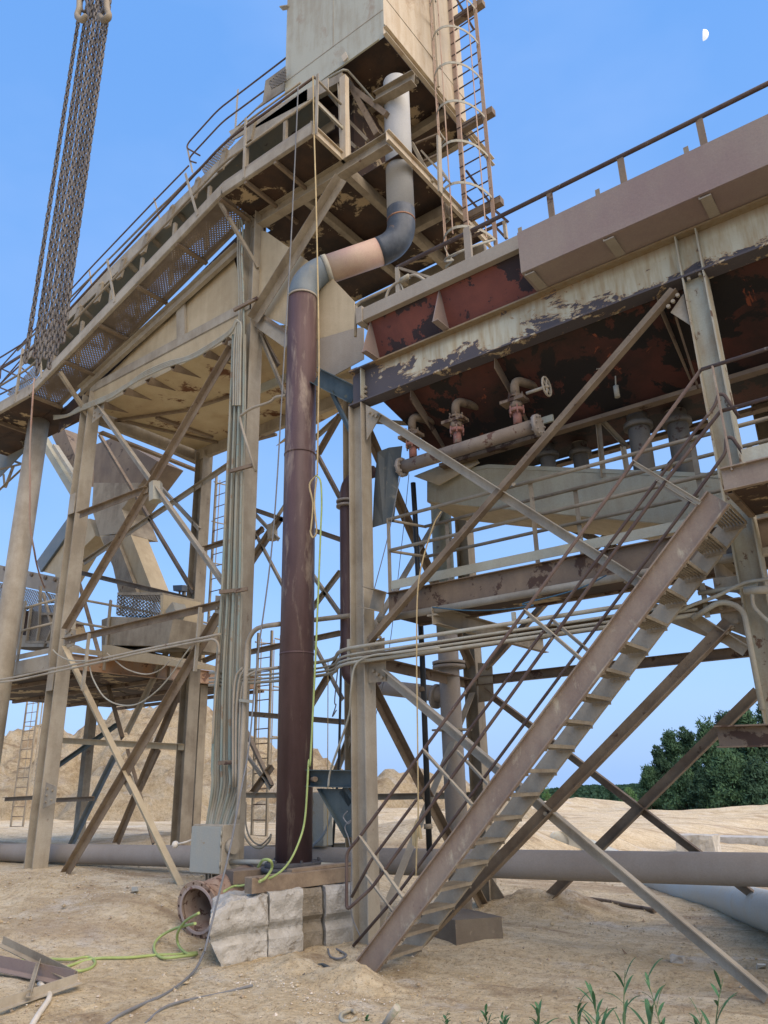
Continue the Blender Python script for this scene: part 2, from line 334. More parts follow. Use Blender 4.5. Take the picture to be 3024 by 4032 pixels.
# end plate + front-plane braces (angles bolted flat to the frame)
def angle(name, mat, par, p0, p1, w=.09, up=(0,-1,0), flip=False, t=.010):
    poly=L(w if not flip else -w, w*.8, t); 
    if flip: poly=[(-abs(a),c) for a,c in L(w,w*.8,t)][::-1]
    return one(name,mat,par,poly,p0,p1,up,(-w/2 if not flip else w/2,0))
ya=YF-.02
angle('brace',tan2,fr,q('m',520,1765,y=ya),q('i',1530,850,y=ya),.10)
angle('brace',ang,fr,q('h',690,790,y=ya-.03),q('n',640,1500,y=ya-.03),.115,flip=True)
angle('brace',tan2,fr,q('h',775,985,y=ya),q('l',1659,1500,y=ya),.105)
pa=q('i',1430,680,y=ya-.03); pb=q('l',60,690,y=ya-.03); d=(pb-pa); pb=pb+d*((.0-pb.z)/d.z)
angle('brace',ang,fr,pb,pa,.12,flip=True)
angle('strut',ang,fr,V((XP1+.1,ya-.06,2.93)),V((XP2-.1,ya-.06,2.95)),.10)
for cr in (q('f',150,1370,y=ya-.045),q('l',340,410,y=ya-.045)):
    boltset([cr,],(0,-1,0),.02,.02).build('bolt_row',tan2,fr)
def gus(pts, bol, th=.012, mat=tan2, par=fr, y=None):
    b=MB().plate(pts,th)
    for p in bol: b.tube([V(p),V(p)-V((0,.03,0))],.02,6)
    return b.build('gusset_plate',mat,par)
yg=YF-.045
gus([q('m',390,1640,y=yg),q('m',560,1740,y=yg),q('m',400,2030,y=yg)],[q('m',c,d_,y=yg-.01) for c,d_ in ((435,1730),(475,1755),(510,1770))])
gus([q('n',600,1745,y=yg),q('n',740,1540,y=yg),q('n',810,1880,y=yg)],[q('n',c,d_,y=yg-.04) for c,d_ in ((680,1565),(630,1630),(580,1685))])
gus([q('h',680,870,y=yg),q('h',783,860,y=yg),q('h',783,1030,y=yg),q('h',680,1040,y=yg)],[q('h',c,d_,y=yg-.01) for c,d_ in ((700,895),(733,890),(760,886),(715,968),(740,988),(765,1007))],mat=tan)
gus([q('h',690,800,y=yg),q('h',775,770,y=yg),q('h',775,850,y=yg),q('h',690,866,y=yg)],[q('h',752,770,y=yg-.04),q('h',735,800,y=yg-.04)],mat=tan)
gus([q('p',1120,1050,y=yg),q('p',1370,1000,y=yg),q('p',1415,1395,y=yg),q('p',1170,1300,y=yg)],[q('p',c,d_,y=yg-.05) for c,d_ in ((1155,1090),(1240,1075),(1325,1240),(1270,1300),(1215,1360))],mat=tan)
gus([q('p',1060,770,y=yg),q('p',1350,735,y=yg),q('p',1370,930,y=yg),q('p',1080,900,y=yg)],[q('p',1120,820,y=yg-.01)],mat=tan2)
# rear plane
yb=YR2-.05
one('strut',dark,fr,CH(.06,.13,.01),(XR1+.1,yb,2.95),(XR2-.1,yb,2.95))
angle('brace',ang,fr,q('h',1370,1085,y=yb),q('l',1659,960,y=yb),.10)
angle('brace',ang,fr,q('l',175,1085,y=yb),q('i',1600,1090,y=yb),.13,flip=True)
angle('brace',ang,fr,q('h',1380,950,y=yb),q('o',1010,1020,y=yb),.11,flip=True)
angle('brace',ang,fr,(XR1+.1,yb,6.1),(XR2-.1,yb,3.1),.10)
one('strut',tan,fr,Rc(.02,.16),q('p',250,1040,y=yb-.2),q('p',1440,1500,y=yb-.2))
MB().plate([q('h',1330,920,y=yb-.03),q('h',1415,925,y=yb-.03),q('h',1425,1145,y=yb-.03),q('h',1335,1155,y=yb-.03)],.012).build('gusset_plate',tan,fr)
MB().plate([(XR1+.11,yb,-.3),(XR1+.42,yb,-.3),(XR1+.42,yb,-.02),(XR1+.11,yb,.40)],.015).build('gusset_plate',tan,fr)
# left side plane between the two left columns
xs=XP1-.06
def sd(z0,z1,rev=False): return ((xs,YF+.1,z0),(xs-.14,YR2-.1,z1))
for z0,z1,mt,w_ in ((2.95,2.9,dark,.12),(2.75,-.05,ang,.10),(-.05,2.75,tan2,.10),(6.05,3.15,ang,.10),(3.15,6.05,tan2,.09)):
    a,b=sd(z0,z1); one('brace' if z0!=2.95 else 'strut',mt,fr,L(w_,w_,.01),a,b,(1,0,0),(-w_/2,0))
one('knee_brace',tan,fr,Rc(.10,.02),(XP1+.05,YF+.1,6.05),(XP1+.9,YF+1.0,6.05))
one('bracket',tan,fr,CH(.22,.24,.01),q('h',700,545,y=YF-.1),q('h',775,560,y=YF-.1),(0,0,1),(0,0))
# bent pale conduits on the P2 column + channel stub low on it
one('stub_beam',dark,fr,CH(.1,.17,.012),q('i',1365,1360,y=YF-.2),q('i',1700,1350,y=YF-.2))
# ================================================================ tank
tk = thing('settling_tank','long dark red steel tank with sloping sides on top of the right-hand frame','tank',(-3,8.4,6.3))
X0,X1=-5.25,4.0
def shell(prof, x0, x1, th=.012, ins=0):
    b=MB(); k=len(prof)
    for x,dx in ((x0,1),(x1,-1)):
        for (yy,zz) in prof: b.v.append(V((x+(ins*max(0,(6.3-zz))*dx),yy,zz)))
    for i in range(k-1): b.f.append([i,i+1,k+i+1,k+i]); b.sm.append(False)
    return b
hp=[(7.03,6.30),(8.0,5.55),(8.75,5.55),(9.72,6.30)]
b=shell(hp,X0,X1,ins=.55); k=4
b.f+= [[0,1,2,3],[4,7,6,5]]; b.sm+=[False]*2
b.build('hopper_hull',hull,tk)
b=MB(); 
for x in (X0,X1):
    for yy,zz in ((6.80,7.36),(7.03,6.72),(9.72,6.72),(9.96,7.36),(9.96,7.40),(6.80,7.40)): b.v.append(V((x,yy,zz)))
for i in (0,2): b.f.append([i,i+1,6+i+1,6+i]); b.sm.append(False)
b.f.append([0,1,2,3]); b.f.append([6,9,8,7]); b.sm+=[False]*2
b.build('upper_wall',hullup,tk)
MB().box((X0,6.71,7.31),(X1,6.80,7.50)).build('rim_channel',lip,tk,.006)
MB().box((X0-.10,6.69,7.29),(X0-.002,6.82,7.53)).build('rim_channel',lip,tk,.004)
MB().box((X0,9.96,7.31),(X1,10.05,7.50)).build('rim_channel',lip,tk)
MB().box((X0-.10,6.82,7.31),(X0-.02,9.96,7.50)).build('rim_channel',lip,tk)
for x in (-5.2,-4.12):
    b=MB(); ym=6.62
    b.plate([(x,6.80,7.31),(x,ym,6.775),(x,7.0,6.775),(x,7.0,6.80),(x,6.84,7.30)],.014)
    b.box((x-.01,ym-.005,6.765),(x+.075,6.9,6.778))
    b.build('gusset_plate',mauve,tk)
for yy in (7.9,8.85): MB().box((-4.9,yy-.06,5.50),(X1,yy+.06,5.548)).build('bottom_flange',dark,tk)
for x in (-3.55,-1.65,-.1,-4.75):
    b=MB(); b.plate([(x,7.03,6.27),(x,7.0,6.1),(x,7.93,5.56),(x,8.0,5.6)],.012); b.build('rib',dark,tk)
# overflow cover hung in front of the rim
P_=lambda c,a,b_,y: q(c,a,b_,y=y)
zt,zb=7.335,6.80
b=MB(); b.plate([(-2.88,6.5,zb),(X1,6.5,zb),(X1,6.5,zt),(-2.88,6.5,zt)],.01); b.plate([(-2.88,6.505,zb),(X1,6.505,zb),(X1,6.95,zb-.03),(-2.88,6.95,zb-.03)],.008)
b.plate([(-2.88,6.5,zt),(X1,6.5,zt),(X1,6.71,zt+.02),(-2.88,6.71,zt+.02)],.008)
b.build('overflow_cover',mauve,tk)
for x in (-2.84,-1.95,-1.0,0.2):
    b=MB().box((x,6.52,zb-.035),(x+.10,6.86,zb-.02)); b.box((x-.012,6.52,zb-.035),(x,6.53,zb+.02)); b.build('cover_bracket',lip,tk)
for c_,a_,b_ in (('c',175,915),('c',635,690),('c',1160,440)):
    p=q(c_,a_,b_+18,y=6.75); MB().prism(L(.05,.05,.006),p-V((0,0,.12)),p+V((0,0,.07)),XU).build('angle_stub',tan,tk)
outm=paint('dark_grey_drop_pipe',(.13,.13,.12),(.21,.19,.155),(.08,.05,.04),.6,s1=2,streak=.9)
# outlet stubs under the tank
for x,yy,z0,r in ((-3.55,8.25,4.75,.095),(-3.2,8.45,4.85,.095),(-2.36,8.15,4.55,.12),(-1.98,8.35,4.55,.12),(-.75,8.2,3.5,.13)):
    b=MB().cyl((x,yy,z0),(x,yy,5.56),r,16); b.cyl((x,yy,5.38),(x,yy,5.44),r+.045,16)
    b.build('outlet_pipe',outm,tk)
    MB().cyl((x,yy,z0-.04),(x,yy,z0+.05),r+.035,16).build('pipe_collar',dark,tk)
# short brackets seen against the sky
for c_,a0,b0,a1,b1 in (('f',640,970,675,1330),('f',790,1150,815,1300)):
    one('hanger',tan,tk,L(.05,.05,.008),q(c_,a0,b0,y=8.0),q(c_,a1,b1,y=8.0),XU)
one('hanger',tan,tk,L(.05,.05,.008),q('f',650,975,y=8.0),q('f',815,1150,y=8.3),XU)
one('hanger_rod',dark,tk,Rc(.02,.02),q('f',1110,370,y=7.0),q('f',1245,800,y=7.6))
b=MB(); pts=[q('f',705,665,y=7.5),q('f',642,685,y=7.5),q('f',688,592,y=7.5)]; b.tube(pts,.006,6); b.build('bent_wire',whitep,tk)
b=MB(); b.cyl(q('f',753,725,y=7.5),q('f',755,785,y=7.5),.008,6); b.cyl(q('f',755,785,y=7.5),q('f',765,850,y=7.5),.03,10); b.build('hanging_plug',galv,tk)
# ---------------------------------------------------------------- rail on the tank
gr = thing('guard_rail','brown pipe handrail with flat posts along the top edge of the dark red tank','handrail',(-4.7,6.78,7.5))
zr=7.95
b=MB().tube([(-4.74,6.8,zr),(4,6.8,zr)],.026,10); b.build('rail',railm,gr)
for x in (-4.70,-2.35,-1.46,-.68,.15):
    pass
for c_,a_,b_ in (('c',368,760),('c',793,560),('c',1262,320)):
    p=q(c_,a_,b_,y=6.8); MB().box((p.x-.035,6.79,7.48),(p.x+.035,6.81,zr-.01)).build('post',dark,gr)
p=q('t',1235,740,y=6.8); MB().box((p.x-.045,6.76,7.49),(p.x+.045,6.80,8.0)).build('post',lip,gr)
MB().box((-4.76,6.78,7.49),(-4.70,6.81,zr)).build('post',tan2,gr)
one('rail_brace',tan,gr,Rc(.03,.03),(-4.70,6.8,zr-.03),(-4.15,6.83,7.5))
pipe('conduit',tan,gr,bend([q('m',275,900,y=6.78),q('m',285,560,y=6.78),q('m',330,520,y=6.78),q('m',660,365,y=6.78)],.03),.02,8)
pipe('conduit',galv,gr,smooth([q('m',660,370,y=6.8),q('m',710,325,y=6.8),q('m',770,340,y=6.8),q('m',795,400,y=6.8)]),.012,8)
pipe('conduit',tan2,gr,smooth([q('m',605,480,y=6.78),q('m',640,390,y=6.78),q('m',700,330,y=6.78),q('m',760,300,y=6.78),q('m',850,250,y=6.78),q('m',930,230,y=6.78),q('m',1040,290,y=6.78)]),.018,8)
b=MB().cyl(q('m',770,290,y=6.77),q('m',860,240,y=6.77),.035,10); b.build('fitting',galv,gr)
# ================================================================ pale green launder under the tank
lmat=paint('cream_grey_launder',(.40,.40,.315),(.33,.31,.235),(.25,.19,.12),.62,s1=1.3,streak=.7,soft=.08)
lt = thing('launder','pale grey-green steel trough sloping down under the dark red tank','trough',(-3.5,8.2,4.7))
top=[q('e',1030,1335,y=8),q('f',0,1262,y=8),q('f',590,1290,y=8),q('f',1370,1318,y=8),q('f',1700,1330,y=8)]
bot=[q('e',1030,1470,y=8),q('f',0,1505,y=8),q('f',590,1560,y=8),q('f',1370,1630,y=8),q('f',1700,1650,y=8)]
b=MB(); dy=.75
for i in range(4): b.plate([bot[i],bot[i+1],top[i+1],top[i]],.012)
b.build('side_plate',lmat,lt)
b=MB()
for i in range(4): b.plate([bot[i]+V((0,.0,-.003)),bot[i+1]+V((0,0,-.003)),bot[i+1]+V((0,dy,-.05)),bot[i]+V((0,dy,-.05))],.012)
b.build('bottom_plate',cream,lt)
b=MB()
for i in range(4): b.plate([bot[i]+V((0,dy,0)),bot[i+1]+V((0,dy,0)),top[i+1]+V((0,dy,0)),top[i]+V((0,dy,0))],.012)
b.build('side_plate',lmat,lt)
b=MB().plate([bot[0],top[0],top[0]+V((0,dy,0)),bot[0]+V((0,dy,0))],.012); b.build('end_plate',green,lt)
b=MB().plate([q('e',950,1320,y=8.0),q('e',1100,1375,y=7.9),q('e',1340,1240,y=7.95),q('e',1300,1180,y=8.1)],.012); b.build('inlet_chute',cream,lt)
b=MB().prism(Rc(.03,.05),top[0],top[1]).prism(Rc(.03,.05),top[1],top[3]); b.build('rim',green,lt)
# ================================================================ valve manifold
duskp=paint('dull_brown_grey_pipe',(.20,.165,.135),(.27,.23,.185),(.12,.07,.055),.58,s1=3,s2=6)
mf = thing('valve_manifold','horizontal dusty pipe with red branches, gate valves and a handwheel under the tank','pipe manifold',(-4.2,7.2,5.3))
ym=7.2
a=q('e',885,1265,y=ym); z0=a.z; e_=q('f',285,1010,y=ym)
b=MB().cyl((a.x,ym,z0),(e_.x,ym,z0),.082,18); b.build('header_pipe',duskp,mf)
for xx in (a.x-.02,e_.x+.01):
    b=MB().cyl((xx-.02,ym,z0),(xx+.025,ym,z0),.125,20)
    for kk in range(8):
        an=kk*math.pi/4; c=V((xx,ym+.10*math.cos(an),z0+.10*math.sin(an))); b.cyl(c-V((.04,0,0)),c+V((.045,0,0)),.013,6)
    b.build('flange',grpipe,mf)
def valve(x, wheel):
    b=MB().cyl((x,ym,z0+.08),(x,ym,z0+.24),.05,14); b.build('branch_pipe',redpipe,mf)
    b=MB().cyl((x,ym,z0+.23),(x,ym,z0+.27),.09,16)
    for kk in range(6):
        an=kk*math.pi/3; c=V((x+.085*math.cos(an),ym+.085*math.sin(an),z0+.2)); b.cyl(c,c+V((0,0,.1)),.01,6)
    b.build('flange',redpipe,mf)
    v=MB().cyl((x,ym,z0+.275),(x,ym,z0+.36),.075,12).box((x-.17,ym-.08,z0+.36),(x+.13,ym+.08,z0+.40)); v=v.build('gate_valve',dark,mf)
    if wheel:
        c=V((x+.40,ym-.02,z0+.42))
        h=MB().tube([c+V((0,.11*math.cos(t_),.11*math.sin(t_))) for t_ in [i*math.pi/12 for i in range(24)]],.013,8,closed=True)
        for kk in range(3):
            an=kk*math.pi/3+.4; dd=V((0,.11*math.cos(an),.11*math.sin(an))); h.cyl(c-dd,c+dd,.009,6)
        h.cyl(c-V((.25,0,0)),c+V((.02,0,0)),.02,8); h=h.build('handwheel',tan2,mf); h.parent=v; h.matrix_parent_inverse=Matrix()
    b=MB().cyl((x,ym,z0+.41),(x,ym,z0+.44),.09,16)
    for kk in range(6):
        an=kk*math.pi/3; c=V((x+.085*math.cos(an),ym+.085*math.sin(an),z0+.38)); b.cyl(c,c+V((0,0,.09)),.01,6)
    b.build('flange',dark,mf)
    pts=bend([(x,ym,z0+.43),(x,ym,z0+.66),(x+.15,ym+.35,z0+.66)],.12); pipe('elbow',ang,mf,pts,.052,14)
for c_,a_,b_,wl in (('e',945,1205,0),('e',1210,1125,0),('e',1568,1010,1)):
    p=q(c_,a_,b_,y=ym); valve(p.x,wl)
one('support_channel',green,mf,Rc(.03,.08),(a.x+.1,ym+.25,z0+.16),(e_.x+.1,ym+.25,z0+.16))
# rubber flap
fl=thing('rubber_flap','dark rubber sheet hanging beside the front column below the tank','rubber sheet',q('e',810,1160,y=7.15))
pts=[q('e',735,1175,y=7.12),q('e',800,1150,y=7.12),q('e',880,1140,y=7.14),q('e',862,1300,y=7.20),q('e',845,1450,y=7.16),q('e',830,1590,y=7.12),q('e',770,1605,y=7.10),q('e',705,1625,y=7.12),q('e',712,1450,y=7.16),q('e',722,1300,y=7.18)]
MB().plate(pts,.012).build('sheet',rubber,fl)
# ================================================================ middle walkway
wk = thing('access_walkway','narrow rusty steel walkway with double pipe rails between the front and back columns','walkway',(-3.2,7.35,3.4))
ny,fy=7.1,7.62
one('edge_channel',dark,wk,CH(.06,.30,.01),(-5.22,ny,3.56),(2.5,ny,3.56))
one('edge_channel',dark,wk,CH(.06,.30,.01),(2.5,fy+.06,3.56),(-5.22,fy+.06,3.56))
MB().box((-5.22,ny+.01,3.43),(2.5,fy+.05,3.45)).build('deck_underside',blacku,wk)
for yy,x0 in ((ny,-5.19),(fy,-5.0)): MB().box((x0,yy-.004,3.755),(2.5,yy+.004,3.86)).build('toe_board',green,wk)
for yy,x0 in ((ny,-5.19),(fy,-5.0)):
    for z in (4.63,4.235): MB().cyl((x0,yy-.02,z),(2.5,yy-.02,z),.021,10).build('rail',tan,wk)
for x,yy in ((-5.235,ny),(-4.72+.0,fy),(-3.31,ny),(-3.02,fy),(-1.6,ny),(-1.2,fy),(.3,ny)):
    one('post',tan,wk,L(.06,.05,.007),(x,yy,3.44),(x,yy,4.66),XU)
for z in (4.63,4.235): MB().cyl((-5.2,ny,z),(-5.0,fy,z),.019,8).build('rail',tan,wk)
pipe('conduit_pipe',tan2,wk,[(-5.33,ny-.07,3.40),(1.5,ny-.07,3.40)],.042,12)
for x in (-4.6,-2.35): MB().box((x-.02,ny-.12,3.33),(x+.1,ny,3.35)).build('pipe_clip',tan,wk)
for x in (-4.55,-1.55):
    one('cross_beam',tan,wk,CH(.08,.2,.01),(x,6.97,3.33),(x+.0,9.75,3.33))
# ================================================================ staircase
st = thing('staircase','steep open steel staircase with grated treads climbing to the right from the sand','staircase',(-4.9,6.35,0))
yn,yf=6.10,6.71
def on(z,off=0): return z-4.90+off
pb_=V((-4.93-.10,0,-.13)); 
for yy,s_ in ((yn,1),(yf,-1)):
    p0=V((-5.05,yy,-.15)); p1=V((-1.235,yy,3.665))
    poly=[(a,c) for a,c in CH(.05,.205 if s_>0 else .17,.012)]
    # web outermost, flanges turned away from the treads
    if s_<0: poly=[(-a,c) for a,c in poly][::-1]
    one('stringer',stairm if s_>0 else tan2,st,poly,p0+V((0,.04 if s_>0 else 0,0)),p1+V((0,.04 if s_>0 else 0,0)),(-.7,0,.7),(.0,0))
import itertools
for k_ in range(20):
    z=.135+.193*k_; x=z-4.775      # x = rear edge of the tread, towards the open side
    if z>3.72: break
    b=MB().box((x-.008,yn+.045,z-.030),(x,yf-.012,z)).box((x-.20,yn+.045,z-.030),(x-.192,yf-.012,z))
    for j in range(6): b.box((x-.036-j*.028,yn+.045,z-.028),(x-.030-j*.028,yf-.012,z-.001))
    for j in range(5): b.box((x-.192,yn+.06+j*.11,z-.016),(x-.008,yn+.067+j*.11,z-.009))
    b.box((x-.19,yf-.012,z-.058),(x-.012,yf-.006,z-.032)).box((x-.19,yn+.043,z-.058),(x-.012,yn+.045,z-.032))
    for j in range(3): b.cyl((x-.05-j*.05,yf-.02,z-.045),(x-.05-j*.05,yf-.004,z-.045),.008,6)
    b.build('tread',tan,st)
# handrails
nr=yn-.02; frr=yf+.02
A0=q('o',930,430,y=nr); A1=q('k',630,545,y=nr)
pipe('handrail',railm,st,bend([A0+V((.0,0,.0)),A1,q('k',550,640,y=nr),q('k',550,985,y=nr),q('k',700,850,y=nr),q('o',540,1650,y=nr),q('o',1000,1060,y=nr),q('o',1145,880,y=nr)],.06),.016,8)
pipe('handrail',railm,st,bend([q('o',1340,940,y=frr),q('o',1180,700,y=frr),q('o',1120,695,y=frr),q('o',1085,820,y=frr),q('o',1000,930,y=frr),q('o',450,1640,y=frr),q('k',700,680,y=frr),q('k',580,905,y=frr)],.05),.016,8)
pipe('handrail',railm,st,bend([q('o',1410,1370,y=frr),q('o',1270,1170,y=frr),q('o',1205,1165,y=frr),q('o',1200,1330,y=frr),q('o',860,1800,y=frr),q('k',820,930,y=frr),q('k',590,1195,y=frr)],.05),.016,8)
for a_,b_,yy in ((('o',190,1440),('o',925,1885),nr),(('i',215,610),('i',553,900),nr),(('k',1005,30),('k',1300,360),nr),(('k',630,545),('k',888,908),nr),
               (('o',440,1655),('o',885,1930),frr),(('i',385,670),('i',595,850),frr),(('k',1210,40),('k',1395,240),frr),(('k',668,778),('k',828,990),frr)):
    one('baluster',tan2,st,L(.035,.035,.006),q(*a_,y=yy),q(*b_,y=yy),(0,-1,0),(-.017,0))
# ================================================================ upper landing at the right edge
ld = thing('stair_landing','rusty pale steel landing with rails at the head of the staircase','landing',(-.2,6.4,3.7))
one('edge_channel',stairm,ld,CH(.05,.19,.01),(-1.165,yn-.05,3.77),(2.5,yn-.05,3.77))
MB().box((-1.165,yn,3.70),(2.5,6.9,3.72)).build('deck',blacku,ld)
one('edge_channel',dark,ld,CH(.05,.19,.01),(-1.12,6.85,3.77),(-1.12,yn+.02,3.77))
MB().box((-1.0,yn-.03,3.885),(2.5,yn-.022,4.0)).build('toe_board',chip2() if False else colm,ld)
one('post',stairm,ld,Rc(.035,.012),q('o',1270,1530,y=yn-.07),q('o',1055,395,y=yn-.07))
pipe('rail',railm,ld,[q('o',930,430,y=yn-.04),V((2.5,yn-.04,q('o',930,430,y=yn-.04).z))],.017,8)
zz=q('o',1155,880,y=yn-.04); pipe('rail',railm,ld,[zz,V((2.5,yn-.04,zz.z))],.017,8)
one('cross_beam',tan,ld,Rc(.05,.12),(-.85,yn,3.62),(-.2,7.4,3.62))
one('cross_beam',tan,ld,Rc(.05,.12),(.2,yn,3.62),(.2,7.4,3.62))
# ================================================================ conduit run across
cr_=thing('conduit_run','four parallel grey-tan conduits crossing level below the walkway, clamped to both columns','conduits',(-3.4,6.85,3.0))
def lin(c0,c1,y,r,mat=galv,ext=None):
    a=q(*c0,y=y); b=q(*c1,y=y); return pipe('conduit',mat,cr_,[a,b],r,10)
pipe('conduit',galv,cr_,[q('p',900,930,y=6.8),q('p',1540,830,y=6.8)],.02,10)
for dz,r_ in ((0,.022),(-.075,.014),(-.125,.014),(-.17,.02)):
    x0=-8.4; p0=q('h',340,865,y=6.8); p1=q('h',1659,668,y=6.8); zc=(p0.z+p1.z)/2+dz
    pipe('conduit',galv,cr_,bend([(-8.25,7.0,zc+.0),(-7.3,7.36,zc),(-6.3,7.36,zc),(-5.75,6.8,zc),(-1.9 if dz>-.1 else -1.7,6.8,zc)],.3),r_,10)
zc=q('h',1659,668,y=6.8).z
pipe('conduit',galv,cr_,bend([(-1.75,6.78,zc-.2),q('p',1280,985,y=6.78)+V((-.1,0,0)),q('p',1390,1090,y=6.78),q('p',1600,2200,y=6.74)],.15),.024,10)
pipe('conduit',galv,cr_,smooth([(-2.0,6.76,zc-.17),q('p',830,1060,y=6.76),q('p',1100,960,y=6.76),q('p',1400,820,y=6.76),q('p',1700,770,y=6.76)]),.016,8)
b=MB().cyl(q('p',1400,905,y=6.72),q('p',1700,885,y=6.72),.035,10); b.build('junction_fitting',galv,cr_)
pipe('conduit',galv,cr_,smooth([q('p',1485,930,y=6.72),q('p',1500,1060,y=6.72),q('p',1570,1150,y=6.72),q('p',1680,1250,y=6.72)]),.016,8)
pipe('conduit',galv,cr_,smooth([q('h',1100,830,y=6.75),q('h',850,860,y=6.76),q('h',690,880,y=6.76),q('h',600,940,y=6.76),q('h',575,1100,y=6.8),q('h',560,1250,y=6.9),q('h',460,1540,y=7.0),q('h',440,1659,y=7.0)]),.013,8,)
for c_,a_,b_ in (('i',150,700),('i',1280,540),('h',560,850)):
    p=q(c_,a_,b_,y=6.83); MB().box((p.x-.02,6.83,p.z-.16),(p.x+.02,6.86,p.z+.14)).build('clamp',galv,cr_)
# ================================================================ left tower (hopper house, conveyor gallery, bin)
K=.74
def ks(z): return 1.6+K*(z-1.6)
YL, YRr, YW = 9.8*K, 13.3*K, 8.8*K
XA, XB = -16.86*K, -10.78*K
W12=I(.26,.26,.016,.012)
tw = thing('hopper_tower','big dusty cream tower of steel columns and crossed braces carrying a flat-bottomed hopper','steel tower',(XA,YL,.3))
one('column',tan2,tw,W12,(XA,YL,-.2),(XA,YL,ks(11.5)),XU)
one('column',tan2,tw,W12,(XB,YL,-.2),(XB,YL,ks(14.2)),XU)
one('column',tan,tw,W12,(-16.42*K,YRr,-.2),(-16.42*K,YRr,ks(10.9)),XU)
one('column',tan,tw,W12,(XB,YRr,-.2),(XB,YRr,ks(10.9)),XU)
q_=lambda c,a,b: q(c,a,b,y=YL-.10)
def br(a,b,mat=tan,w_=.10,flip=False,y=YL-.12,par=tw,name='brace'):
    return angle(name,mat,par,q(*a,y=y),q(*b,y=y),w_,flip=flip)
# front bay, post A (x 205..80) to post B (x 545..515)
br(('d',575,895),('g',1325,440),tan2,.11)
br(('d',1385,560),('g',400,730),ang,.115,flip=True,y=YL-.16)
br(('g',390,840),('j',1095,880),cream,.13)
br(('g',1310,640),('j',400,770),ang,.115,flip=True,y=YL-.16)
angle('strut',ang,tw,q('g',388,795,y=YL-.14),q('g',1320,575,y=YL-.14),.10)
angle('strut',ang,tw,q('d',475,1555,y=YL-.2),q('d',880,1400,y=YL-.2),.10)
MB().tube([q('d',925,1360,y=YL-.13),q('d',925,1470,y=YL-.13)],.11,6).build('gusset_plate',galv,tw)
MB().plate([q('j',735,130,y=YL-.13),q('j',790,190,y=YL-.13),q('j',805,260,y=YL-.13),q('j',775,300,y=YL-.13),q('j',720,200,y=YL-.13)],.012).build('gusset_plate',tan,tw)
for c_,a0,b0,a1,b1 in (('g',530,745,490,1085),('g',1190,590,1158,970)):
    one('conduit_hanger',tan2,tw,Rc(.05,.03),q(c_,a0,b0,y=YL-.25),q(c_,a1,b1,y=YL-.25))
def node(c,a,b_,w_=.17,h_=.20,y=YL-.138):
    p=q(c,a,b_,y=y); m_=MB().plate([p+V((-w_,0,-h_)),p+V((w_,0,-h_*.6)),p+V((w_,0,h_*.6)),p+V((-w_,0,h_))],.012)
    for dx,dz in ((-.10,-.10),(-.10,0),(-.10,.10),(.06,-.07),(.06,.07)): m_.cyl(p+V((dx,-.004,dz)),p+V((dx,-.03,dz)),.018,6)
    m_.build('gusset_plate',tan,tw)
for n_ in (('d',585,935),('g',415,775),('d',1395,560),('g',1325,590),('j',300,300)): node(*n_)
for x_,yb_2 in ((XA,YL),(XB,YL)): MB().box((x_-.22,yb_2-.22,.36),(x_+.22,yb_2+.22,.385)).build('base_plate',dark,tw)
for x_ in (XA,XB):
    for zz in (3.4,6.6): MB().box((x_-.09,YL-.146,zz-.2),(x_+.09,YL-.131,zz+.2)).build('splice_plate',tan2,tw)
# rear plane and side bracing
br(('d',590,1070),('g',1150,500),ang,.11,y=YRr-.1)
br(('g',870,20),('g',330,920+0),ang,.10,flip=True,y=YRr-.1) if False else None
br(('d',1390,1240),('g',500,330),tan2,.10,flip=True,y=YRr-.1)
br(('d',950,1380),('d',1190,1640),tan2,.10,y=YRr-.1)
angle('strut',ang,tw,q('g',480,385,y=YRr+.1),q('g',1145,545,y=YRr+.1),.11)
angle('strut',cream,tw,q('g',350,1380,y=YRr-.1),q('g',1095,1420,y=YRr-.1),.12)
br(('g',470,440),('g',730,1370),ang,.13,y=YRr+.2)
br(('g',1130,590),('g',760,1340),tan2,.10,flip=True,y=YRr+.1)
br(('g',760,1440),('j',915,590),ang,.10,y=YRr)
br(('g',1110,1000),('j',700,590),ang,.12,flip=True,y=YRr)
br(('j',950,30),('j',700,560),ang,.10,flip=True,y=YRr+.4)
br(('g',700,1290),('g',340,1540),prim,.10,flip=True,y=YRr+1.2)
br(('j',690,70),('j',425,610),bluep,.11,flip=True,y=YRr+.3)
# bracing to the right of post B, behind the brown pipe
xs2=XB+.2
for a_,b_,mt,w_ in ((('g',1495,5),('h',520,190),ang,.09),(('g',1480,360),('h',170,60),ang,.10),(('g',1480,80),('h',530,1080+60),tan,.08),
    (('g',1480,400-180),('h',60,120),ang,.08),(('h',350,400),('h',520,640),tan,.09),(('h',345,610),('h',520,380),tan,.08),
    (('h',330,1200),('h',510,900),ang,.10),(('g',1450,1300),('k',110,250),ang,.11),(('k',0,290),('k',115,130),ang,.10),(('e',380,1190),('h',-20,300),tan,.09),
    (('e',375,1190),('e',560,1540),ang,.10),(('e',390,1190),('e',520,960),ang,.10),(('e',365,1100),('e',520,960),tan,.08),(('h',0,30),('h',150,190),tan,.08),(('h',460,1659),('h',575,1360),tan,.09),
    (('g',1440,1430),('k',100,260),tan2,.08)):
    angle('brace',mt,tw,q(*a_,y=YRr-.05),q(*b_,y=YRr-.05),w_)
